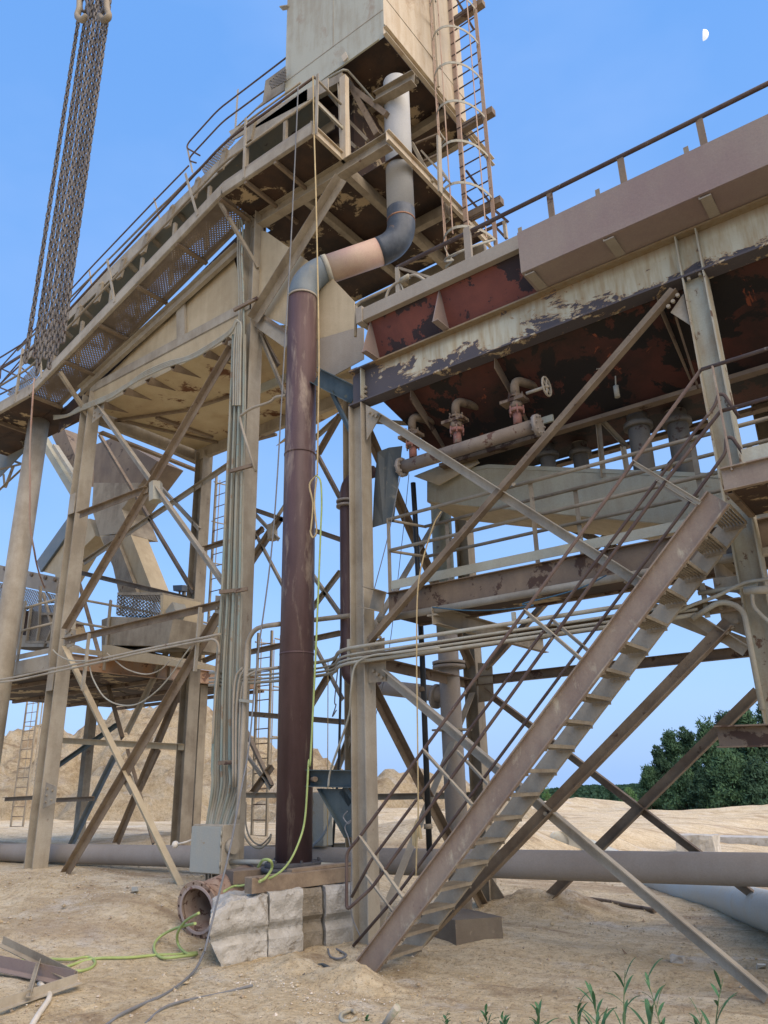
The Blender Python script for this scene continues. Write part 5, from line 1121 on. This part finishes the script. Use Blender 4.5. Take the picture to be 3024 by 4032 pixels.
# bits near the bottom
o=MB().tube(smooth([gq('k',600,1585,.01),gq('k',570,1580,.01),gq('k',520,1600,.01),gq('k',520,1635,.01),gq('k',570,1645,.01),gq('k',610,1625,.01)],5),.014,8).build('shackle',galv); tag(o,'small grey steel shackle lying on the sand at the bottom','shackle')
o=MB().tube([gq('k',760,1690,.01),q('k',850,1560,z=.16)],[.022,.026],10).build('pipe_stub',paint('mossy_pipe',(.20,.24,.13),(.35,.36,.30),(.4,.37,.3),.5,s1=6)); tag(o,'short mossy pipe stub poking from the sand at the bottom','pipe')
o=MB().plate([gq('j',785,850,.03),gq('j',815,845,.05),gq('j',820,870,.01),gq('j',785,875,.01)],.02).build('scrap_plate',galv); tag(o,'small grey scrap plate on the bank right of the left columns','scrap')
bgp=thing('surface_pipe','pale blue-grey pipe half buried in sand at the right edge','pipe',q('l',1400,900,z=.1))
bgm=paint('pale_blue_grey_pipe',(.55,.60,.58),(.58,.56,.47),(.50,.40,.24),.62,s1=1.2,soft=.1)
pipe('pipe',bgm,bgp,smooth([q('l',380,560,z=.0),q('l',520,590,z=.05),q('l',720,650,z=.1),q('l',1040,850,z=.0),q('l',1300,900,z=.05),q('l',1659,985,z=.15),q('l',2100,1120,z=.2)],6),[.19]*37 ,24) if False else None
P=[gq('l',330,570,-.5),gq('l',420,575,-.02),gq('l',600,622,.05),gq('l',1080,850,.05),gq('l',1400,915,.14),gq('l',1659,990,.2)]; P.append(P[-1]+(P[-1]-P[-2])*1.5)
pipe('pipe',bgm,bgp,P,.21,24)
o=MB().tube(smooth([gq('l',560,912,.02),gq('l',700,930,.03),gq('l',860,962,.03),gq('l',990,985,.02)],4),.028,8).build('rusty_rod',dark); tag(o,'rusty rod with lumps lying on the open sand','rod')
o=MB().tube(smooth([q('l',1065,412,z=-.9),q('l',1150,395,z=-.8),q('l',1240,372,z=-.5),q('l',1420,372,z=-.5),q('l',1659,364,z=-.4),q('l',1900,360,z=-.4)],5),.22,10).build('far_black_pipe',black); tag(o,'black pipeline along the top of the far sand bank by the trees','pipe')
p=gq('l',1250,655); rock('concrete_block','tan concrete block beyond the ground pipe on the flat sand',p+V((-.5,0,-.2)),V((.85,.1,0)),V((0,.6,0)),.62,amp=.04,groove=False,seed=2,nu=8,nv=6,nw=6)
p=gq('l',1560,590); rock('concrete_block','long low concrete kerb block far right beyond the ground pipe',p+V((-1,0,-.2)),V((3.8,.1,0)),V((0,.8,0)),.36,amp=.03,groove=False,seed=4,nu=14,nv=4,nw=4)
o=MB().plate([gq('l',1590,1330,.0),gq('l',1645,1328,.0),gq('l',1645,1305,.05),gq('l',1595,1303,.05)],.012).build('scrap_bracket',whitep); tag(o,'small pale bracket lying on the sand by the right edge','scrap')
rock('stone','rounded grey stone on the sand right of the stair foot',gq('l',1085,1320,-.03),V((.11,.02,0)),V((0,.09,0)),.09,amp=.02,groove=False,seed=6,nu=6,nv=5,nw=5)
bpy.data.objects['stone']['category']='stone'
o=MB().plate([gq('l',790,1208,.05),gq('l',822,1240,0),gq('l',805,1244,0)],.01).build('rusty_chip',dark); tag(o,'small rusty steel chip sticking out of the sand','scrap')
o=MB().box(gq('k',768,1443,0),gq('k',790,1436,0)+V((0,.02,.02))).build('yellow_chip',plain('yellow_plastic',(.7,.5,.08),.5)); tag(o,'tiny yellow chip on the sand below the stairs','scrap')
# ================================================================ chains
def chain(top,bot,label,r=.0078,Lk=.057,W=.038,group='chains hanging from the hook'):
    top=V(top); bot=V(bot); n=int((top-bot).length/(Lk-2*r-.002)); b=MB(); ax=(bot-top)/n
    for i in range(n):
        c=top+ax*(i+.5); sidev=V((1,.3,0)) if i%2 else V((-.3,1,0)); sidev=(sidev+V((random.uniform(-.15,.15),random.uniform(-.15,.15),0))).normalized()
        up=ax.normalized(); s_=(sidev-up*sidev.dot(up)).normalized(); pts=[]
        hl=Lk/2-r-W/2+r
        for k in range(12):
            an=2*math.pi*k/12; pts.append(c+s_*math.cos(an)*(W/2-r)+up*(math.sin(an)*(W/2-r)+(hl if math.sin(an)>0 else -hl)))
        b.tube(pts,r,6,closed=True)
    o=b.build('chain',chainm); return tag(o,label,'chain',group)
cc=qs('a',430,800,6.6); ych=cc.y
def vch(px,c_,a_,b_,dy=0): # vertical hanging leg through pixel (px,800) of crop a, down to sight point
    p=q('a',px,800,y=ych+dy); zb_2=q(c_,a_,b_,y=ych+dy).z; zt_2=q('a',540,-120,y=ych+dy).z
    return (p.x,ych+dy,zt_2),(p.x,ych+dy,zb_2)
lab=['far left single chain leg of the hanging bunch, hanging apart from the rest','second chain leg from the left in the hanging bunch','third chain leg from the left, ending lowest in the bunch','front chain leg in the middle of the hanging bunch','chain leg just right of the middle front one','second chain leg from the right in the bunch','far right chain leg of the hanging bunch']
for k,(px,e_,dy) in enumerate(((360,('d',160,640),0),(402,('d',215,610),.05),(430,('d',265,690),-.06),(460,('d',300,600),-.12),(488,('d',325,660),0),(515,('d',345,590),.10),(541,('d',385,520),-.02))):
    t_,b_=vch(px,*e_,dy); chain(t_,b_,lab[k])
hk=thing('lifting_hooks','pair of pale worn sling hooks gathering the hanging chains at the top edge','hook',q('a',550,40,y=ych))
for s_,a0 in ((-1,480),(1,625)):
    P=[q('a',a0-s_*5,-150,y=ych-.03),q('a',a0+s_*8,-20,y=ych-.03),q('a',a0+s_*10,50,y=ych-.05),q('a',a0+s_*22,95,y=ych-.06),q('a',a0-s_*8,118,y=ych-.06),q('a',a0-s_*40,90,y=ych-.05)]
    MB().tube(smooth(P,5),[.016]*6+[.022]*10+[.025]*9+[.010],10).build('hook',tan,hk)
for a0,b0 in ((500,30),(560,10),(600,40),(540,60)):
    P=[q('a',a0+18*math.cos(t),b0+40*math.sin(t),y=ych-.02) for t in [i*math.pi/8 for i in range(16)]]
    MB().tube(P,.012,8,closed=True).build('coupling_link',chainm,hk)
o=cab('thin_hose','thin pink line hanging from the walkway past the round leg into the left platform',[('u',300,420,YW),('u',285,600,YW),('u',262,1000,6.7),('u',262,1400,6.9),('u',262,1700,7.1),('u',300,1930,7.4),('v',400,60,8),('v',440,200,8.3),('v',500,350,8.6),('v',570,480,8.8)],.018,paint('pink_hose',(.42,.26,.20),(.4,.32,.26),(.3,.2,.15)),7,'hose')
# ladders standing behind (caged access ladders)
def cage(label,cL,cR,top,bot,y,name='access_ladder',hs=3):
    la=thing(name,label,'ladder',q(*bot,y=y)); zt_3=q(*top,y=y).z; zb_3=q(*bot,y=y).z
    xa,xb2=cL,cR
    for x in (xa,xb2): one('stile',tan,la,Rc(.05,.05),(x,y,zb_3),(x,y,zt_3),YU)
    z=zb_3+.2; b=0
    while z<zt_3: MB().cyl((xa,y,z),(xb2,y,z),.013,6).build('rung',dark,la); z+=.32
    xm=(xa+xb2)/2
    for k in range(hs):
        z=zt_3-.2-k*1.1
        if z<zb_3+.5: break
        P=[V((xm+math.cos(a)*.33,y+.0+math.sin(a)*.62,z)) for a in [i*math.pi/10 for i in range(11)]]; MB().tube(P,.018,6).build('cage_hoop',tan2,la)
    for k in range(5):
        a=math.pi*(k+.5)/5; one('cage_strap',tan2,la,Rc(.025,.01),(xm+math.cos(a)*.33,y+math.sin(a)*.62,zb_3+1.7),(xm+math.cos(a)*.33,y+math.sin(a)*.62,zt_3-.1))
    return la
yA=12.2
xL=q('g',1250,600,y=yA).x; cage('tall caged ladder rising behind the hopper between the tower columns',xL-.05,xL+.42,('d',1300,1300),('g',1200,780),yA,hs=6)
yB=12.6
xL=q('g',1530,900,y=yB).x; cage('caged ladder low behind the brown pipe',xL,xL+.45,('g',1550,740),('j',1490,600),yB,hs=3)
xL=q('v',290,1600,y=15).x; cage('caged ladder standing before the sand hill at far left',xL,xL+.8,('v',300,1430),('x',200,900),15,hs=2)
# ================================================================ terrain, vegetation, sky things
xsG=[]; 
N=210
def graded(a,b,n,c,p):   # denser near c
    out=[]
    for i in range(n+1):
        t=-1+2*i/n; s=(abs(t)**p)*(1 if t>0 else -1)
        out.append(c+(s*(b-c) if s>0 else s*(c-a)))
    return out
gx=graded(-900,900,300,-6,3.6); gy=graded(-300,1500,300,6.5,3.6)
vs=[]; fs=[]
for y in gy:
    for x in gx: vs.append(V((x,y,gh(x,y))))
n_=len(gx)
for j in range(len(gy)-1):
    for i in range(n_-1): a=j*n_+i; fs.append([a,a+1,a+n_+1,a+n_])
def sandmat(name,dark_=1.0,rocky=False):
    m,t,b=base_mat(name,.95); g=nn(t,'ShaderNodeNewGeometry'); pos=g.outputs[0]
    c=ramp(t,nz(t,mp(t,pos,(1,1.6,1)),.55,10,.66,.6),[(.30,(.38,.285,.155)),(.42,(.60,.48,.29)),(.53,(.70,.59,.39)),(.66,(.78,.72,.56))])
    c2=ramp(t,nz(t,pos,5,9,.75),[(.36,(.40,.30,.165)),(.5,(.64,.52,.325)),(.66,(.74,.66,.48))])
    c=mixc(t,.45,c,c2)
    wet_shade=nz(t,mp(t,pos,(.4,1.2,1) if not rocky else (.5,.5,.9)),.8,8,.7,.5 if not rocky else 1.5); c=mixc(t,mth(t,'MULTIPLY',step(t,wet_shade,.53,.63),.8),c,(.31,.22,.13))  # wet brown patches that also paint in shade of ripples and hill crevices
    pale=nz(t,mp(t,pos,(.6,1.1,1)),1.1,8,.7,.3); c=mixc(t,mth(t,'MULTIPLY',step(t,pale,.56,.66),.7),c,(.68,.64,.55))
    md=nz(t,pos,13,9,.8); c=mixc(t,mth(t,'MULTIPLY',step(t,md,.52,.60),.65),c,(.34,.25,.155)); c=mixc(t,mth(t,'MULTIPLY',step(t,md,.44,.36),.45),c,(.78,.72,.60))
    bd=nz(t,mp(t,pos,(.07,.42,1)),1.3,6,.65,.3); c=mixc(t,mth(t,'MULTIPLY',step(t,bd,.56,.64),.55),c,(.36,.26,.16))
    sp=nz(t,pos,90,3,.8); c=mixc(t,step(t,sp,.60,.70),c,(.66,.60,.50)); c=mixc(t,step(t,nz(t,pos,42,4,.8),.58,.64),c,(.22,.16,.10))
    t.links.new(c,b.inputs['Base Color'])
    bp=nn(t,'ShaderNodeBump'); bp.inputs['Strength'].default_value=1; bp.inputs['Distance'].default_value=.07 if not rocky else .6
    hN=mth(t,'ADD',nz(t,pos,9 if not rocky else .9,12,.72,.4),mth(t,'MULTIPLY',nz(t,pos,60,6,.7),.22)); t.links.new(hN,bp.inputs['Height']); t.links.new(bp.outputs[0],b.inputs['Normal']); return m
sand=sandmat('sand'); sandr=sandmat('eroded_sand',rocky=True)
b=MB(); b.v=vs; b.f=fs; b.sm=[True]*len(fs); o=b.build('ground',sand); tag(o,kind='structure')
# big sand hill behind the left tower
RID=[(-90,2.0),(-72,3.4),(-58.5,4.9),(-47,6.7),(-41,7.2),(-37.5,7.25),(-34,5.6),(-30,3.6),(-26.5,2.6),(-22.9,2.5),(-20.8,2.7),(-18.6,1.2),(-15.5,-.2),(-12,-.9)]
def rid(x):
    if x<=RID[0][0]: return RID[0][1]
    for (a,ha),(b_,hb) in zip(RID,RID[1:]):
        if x<=b_: return ha+(hb-ha)*ss((x-a)/(b_-a))
    return RID[-1][1]
vs=[];fs=[]; nx,ny_=260,120
for j in range(ny_+1):
    y=15+j*.26
    for i in range(nx+1):
        x=-92+i*82/nx; R=rid(x)+.6
        t=(30-y)/14.5 if y<30 else (y-30)/14
        f=max(0,1-abs(t))**.9
        n=noise.fractal(V((x*.16,y*.22,1.3)),1,2.1,7); ri=abs(noise.noise(V((x*.45+y*.2,y*.12,4))))
        h=R*f*(1+.10*n)+ (n*1.1-ri*1.5+ .5*noise.noise(V((x*1.3,y*1.3,0)))+.25*noise.noise(V((x*3,y*2.5,0))))*min(1,f*2.5)*min(1,R/3)-.75
        vs.append(V((x,y,h-.3)))
for j in range(ny_):
    for i in range(nx): a=j*(nx+1)+i; fs.append([a,a+1,a+nx+2,a+nx+1])
b=MB(); b.v=vs; b.f=fs; b.sm=[True]*len(fs); o=b.build('sand_hill',sandr); tag(o,kind='structure')
# pebbles
b=MB(); rnd=random.Random(3)
def stone(b,p,s):
    k=len(b.v); vv=[(1,0,0),(-1,0,0),(0,1,0),(0,-1,0),(0,0,.7),(0,0,-.6)]
    an=rnd.random()*6.3
    for v in vv:
        w=V(v)*s*rnd.uniform(.6,1.3); b.v.append(p+V((w.x*math.cos(an)-w.y*math.sin(an),w.x*math.sin(an)+w.y*math.cos(an),w.z)))
    for f in ((0,2,4),(2,1,4),(1,3,4),(3,0,4),(2,0,5),(1,2,5),(3,1,5),(0,3,5)): b.f.append([k+i for i in f]); b.sm.append(False)
for i in range(9000):
    t=rnd.random(); x=rnd.uniform(-13,-.5); y=rnd.uniform(3.2,10) if t<.8 else rnd.uniform(3.2,7)
    if noise.noise(V((x*.7,y*.7,9)))<rnd.uniform(-.5,.3): continue
    s=rnd.uniform(.004,.011) if rnd.random()<.93 else rnd.uniform(.012,.028)
    stone(b,V((x,y,gh(x,y)+s*.2)),s)
pm=paint('pebble',(.50,.44,.34),(.30,.23,.15),(.62,.58,.5),.55,s1=8,s2=30,streak=0); o=b.build('gravel',pm); tag(o,kind='stuff')
b=MB()
for (cx,cy,r_,n) in ((-4.7,5.5,.55,350),(-5.4,5.3,.6,200),(-5.0,6.1,.4,120),(-11.5,6.6,1.3,500),(-9.6,6.5,1.0,300)):
    for i in range(n):
        x=rnd.gauss(cx,r_*.6); y=rnd.gauss(cy,r_*.5); s=rnd.uniform(.004,.012); stone(b,V((x,y,gh(x,y)+s*.3)),s)
o=b.build('pale_gravel',paint('pale_pebble',(.56,.50,.40),(.44,.36,.26),(.64,.60,.52),.5,s1=12,streak=0)); tag(o,kind='stuff')
b=MB()
for i in range(5200):
    x=rnd.uniform(-12,-.2); y=rnd.uniform(3.2,13); s=rnd.uniform(.008,.02)*(1 if rnd.random()<.93 else 1.9)
    if noise.noise(V((x*.9,y*.9,4)))<rnd.uniform(-.25,.45): continue
    stone(b,V((x,y,gh(x,y)+s*.15)),s)
o=b.build('sand_clods',sand); tag(o,kind='stuff')
# small sand piles at feet are real mounds
def mound(label,cx,cy,sx,sy,h):
    vs=[];fs=[];n=28
    for j in range(n+1):
        for i in range(n+1):
            u=-1+2*i/n; v=-1+2*j/n; x=cx+u*sx; y=cy+v*sy; r=min(1,math.hypot(u,v))
            z=gh(x,y)+h*(math.cos(r*math.pi)*.5+.5)*(1+.5*noise.noise(V((x*5,y*5,0))))+.02*noise.noise(V((x*14,y*14,1)))*(1-r)-.02*(r>.95)
            vs.append(V((x,y,z-.008)))
    for j in range(n):
        for i in range(n): a=j*(n+1)+i; fs.append([a,a+1,a+n+2,a+n+1])
    b=MB(); b.v=vs;b.f=fs;b.sm=[True]*len(fs); o=b.build('sand_mound',sand); o['kind']='structure'
mound('',-4.75,5.75,.75,.4,.13); mound('',-5.6,5.9,.6,.35,.10); mound('',-4.9,9.9,1.4,.8,.25)
# ---------------------------------------------------------------- reeds
reedm=plain('reed_leaf',(.065,.17,.075),.6); reeds=plain('reed_stem',(.14,.20,.09),.7)
def reed(px,h,seed,label,zt=None):
    r=random.Random(seed); p0=V(px); p0.z=gh(p0.x,p0.y)-.02
    t=thing('reed_plant',label,'reed',p0,'reeds along the bottom edge')
    lean=V((r.uniform(-.22,.22),r.uniform(-.15,.15),0)); st_=[p0+V((0,0,h*k/5))+lean*(k/5)**2*h for k in range(6)]
    MB().tube(st_,[.005,.0045,.004,.0035,.003,.002],6).build('stem',reeds,t)
    for k in range(r.randint(8,11)):
        f=.30+.68*k/8; i=min(4,int(f*5)); c=st_[i].lerp(st_[i+1],f*5-i); an=r.uniform(0,6.28); ln=r.uniform(.14,.34)*(1.1-.4*f)*min(1,h/.35); d=V((math.cos(an),math.sin(an),0)); b=MB(); w0=.0105
        prev=None; el=r.uniform(.75,1.3)
        for s in range(7):
            u_=s/6; cpt=c+d*ln*u_*math.cos(el)*(1+.0*u_)+V((0,0,ln*(math.sin(el)*u_-.35*u_*u_))); sv_=V((-d.y,d.x,0))*w0*math.sin(math.pi*min(1,.12+u_*.88))
            b.v+=[cpt-sv_,cpt+V((0,0,-.003)),cpt+sv_]
            if s: q0=3*(s-1); b.f+=[[q0,q0+1,q0+4,q0+3],[q0+1,q0+2,q0+5,q0+4]]; b.sm+=[True]*2
        b.build('leaf',reedm,t)
RE=[((-4.02,5.06),.09,'tiny reed blade left of the mossy pipe stub'),((-3.40,5.16),.15,'small lone reed between the pipe stub and the right-hand clump'),
((-2.98,5.02),.30,'short reed at the left end of the right-hand clump'),((-2.90,5.10),.24,'lower reed beside the leftmost one of the clump'),((-2.68,5.12),.40,'second taller reed from the left in the clump'),((-2.60,5.00),.28,'low reed between the two left-hand stems'),
((-2.38,5.08),.44,'reed with a long leaf reaching left'),((-2.26,5.16),.50,'bushy reed near the middle of the clump'),((-2.10,5.12),.78,'tallest reed in the clump, leaves spread high'),((-1.99,5.22),.52,'slim reed just right of the tallest one'),
((-1.86,5.14),.70,'tall reed with upright paired leaves'),((-1.70,5.22),.50,'shorter reed leaning among the right-hand stems'),((-1.60,5.18),.80,'rightmost tall reed of the clump'),((-2.2,4.9),.4,'low reed in front of the tallest one'),((-1.75,4.95),.44,'low reed in front of the right-hand stems'),((-1.45,5.1),.36,'short reed at the right end of the clump')]
for k,(p,h,lb) in enumerate(RE): reed((p[0],p[1],0),h*.62,k+11,lb)
# ---------------------------------------------------------------- trees
def leafm(name,c1,c2):
    m,t,b=base_mat(name,.8); g=nn(t,'ShaderNodeNewGeometry')
    t.links.new(ramp(t,nz(t,g.outputs[0],1.1,5,.7),[(.35,c1),(.65,c2)]),b.inputs['Base Color']); return m
lf=[leafm('pine_foliage',(.022,.060,.032),(.060,.125,.055)),leafm('dark_pine_foliage',(.016,.045,.026),(.04,.09,.045)),leafm('young_foliage',(.05,.13,.04),(.10,.20,.07))]
bark=plain('bark',(.10,.075,.05),.9)
def tree(x,y,h,rad,label,mat,seed,n=5200,zb=None):
    r=random.Random(seed); z0=gh(x,y)-.3 if zb is None else zb
    t=thing('pine_tree',label,'tree',(x,y,z0),'trees on the right beyond the sand')
    b=MB().tube([(x,y,z0),(x+.1,y,z0+h*.5),(x,y,z0+h*.93)],[h*.022,h*.014,.03],8)
    cl=[]
    for k in range(46):
        f=.10+.88*(k/46); an=k*2.4+r.random(); R=rad*(1.12*(1-f)**.8)*min(1,f*4+.5)*r.uniform(.65,1.1); c=V((x+math.cos(an)*R,y+math.sin(an)*R,z0+h*f+r.uniform(-.3,.3)))
        b.tube([(x,y,z0+h*f-.5),c.lerp(V((x,y,c.z)),.15)],[.05,.015],5)
        cl.append((c,rad*r.uniform(.20,.36)));  cl.append((V((x,y,c.z)).lerp(c,.5),rad*r.uniform(.2,.34)))
        if f>.45 and r.random()<.45: cl.append((c+V((0,0,rad*.25)),rad*.10))
    b.build('trunk',bark,t)
    b=MB()
    for i in range(n):
        c,s=cl[r.randrange(len(cl))]; d=V((r.gauss(0,1),r.gauss(0,1),r.gauss(0,.6))).normalized()*s*r.random()**.35; p=c+d
        a=V((r.gauss(0,1),r.gauss(0,1),r.gauss(.9,.7))).normalized()*rad*.10*r.uniform(.6,1.5); bb=a.orthogonal().normalized()*rad*.03*r.uniform(.7,1.4)
        k=len(b.v); b.v+=[p-a*.3-bb,p-a*.3+bb,p+a]; b.f.append([k,k+1,k+2]); b.sm.append(False)
    b.build('crown',mat,t)
YT=62
def tx(px,y=YT): return q('D',px,1700,y=y).x
for k,(px,top,rad,y,mt,lb) in enumerate((
 (1405,1668,1.3,60,0,'small dark pine at the left end of the near tree group'),(1432,1632,1.5,61,1,'dark bushy pine second from the left of the near group'),(1462,1594,1.7,62,0,'dark pine with a pointed feathery top in the near group'),
 (1500,1590,1.9,63,1,'broad dark pine in the middle of the near group'),(1545,1578,2.1,61,0,'wide green pine behind the crossing brace'),(1590,1560,2.2,64,1,'tall dark pine right of the crossing brace'),
 (1632,1546,2.3,62,0,'tallest pine at the right edge of the picture'),(1690,1540,2.6,63,1,'dark pine cut off by the right edge'),(1480,1650,1.6,58,0,'lower green pine in front of the dark ones'),(1575,1640,1.9,57,0,'lower green pine in front near the right edge'),(1520,1680,1.5,57,1,'low dark pine at the foot of the near group'),(1640,1660,1.8,57,1,'low dark pine at the foot of the group by the right edge'))):
    x=tx(px,y); zt_4=q('D',px,top,y=y).z; zb_=gh(x,y)-.4; tree(x,y,(zt_4-zb_)*1.05,rad*.98,lb,lf[mt],k+5,n=7000)
for k,(px,top,y,lb) in enumerate(((1357,1706,70,'small bright green young tree left of the pine group'),(1180,1706,75,'small bright green bush in front of the distant wood'))):
    x=tx(px,y); zt_4=q('D',px,top,y=y).z; zb_=gh(x,y)-.2; tree(x,y,zt_4-zb_,.9,lb,lf[2],k+55,n=1400)
# distant wood: one mass
b=MB(); r=random.Random(4); y0=330
for k in range(300):
    px=1120+(1470-1120)*k/300+r.uniform(-3,3); y=y0+r.uniform(-15,40); x=q('D',px,1700,y=y).x
    vt=1711-11*ss((px-1150)/120)-3*ss((px-1330)/60)+r.uniform(-3,3)
    topz=q('D',px,vt,y=y).z; zb_=-9; R=r.uniform(1.6,3)
    for i in range(130):
        f=r.random(); p=V((x+r.gauss(0,R*(1.08-f)*.6),y+r.gauss(0,R*.5),zb_+(topz-zb_)*f)); a=V((r.gauss(0,.3),r.gauss(0,.3),1))*.8; bb=V((r.choice((-1,1))*.6,.1,0))
        q0=len(b.v); b.v+=[p-bb,p+bb,p+a]; b.f.append([q0,q0+1,q0+2]); b.sm.append(False)
o=b.build('distant_wood',leafm('distant_foliage',(.03,.075,.045),(.05,.11,.06))); tag(o,kind='stuff')
# right-hand part of the ridge beyond
# ---------------------------------------------------------------- moon
mm,t,bs=base_mat('moon_surface',1); bs.inputs['Emission Color'].default_value=(1,1,.97,1); bs.inputs['Emission Strength'].default_value=.32; bs.inputs['Base Color'].default_value=(.8,.8,.78,1)
mc=qs('D',1519,76,2500); vd_=(mc-CAM).normalized(); rt=vd_.cross(V((0,0,1))).normalized(); upv=rt.cross(vd_)
b=MB(); R=13.5; n=14
for i in range(n+1):
    a=-math.pi/2+math.pi*i/n; tilt=.25
    for w_ in (-.12,.25,.65,1.0):
        x_=math.cos(a)*w_*R; y_=math.sin(a)*R; X_=x_*math.cos(tilt)+y_*math.sin(tilt); Y_=-x_*math.sin(tilt)+y_*math.cos(tilt); dp=-math.sqrt(max(0,R*R-x_*x_-y_*y_))
        b.v.append(mc+rt*X_+upv*Y_+vd_*dp)
for i in range(n):
    for j in range(3): a=i*4+j; b.f.append([a,a+1,a+5,a+4]); b.sm.append(True)
o=b.build('moon',mm); tag(o,'pale half moon high in the blue sky at the upper right','moon')
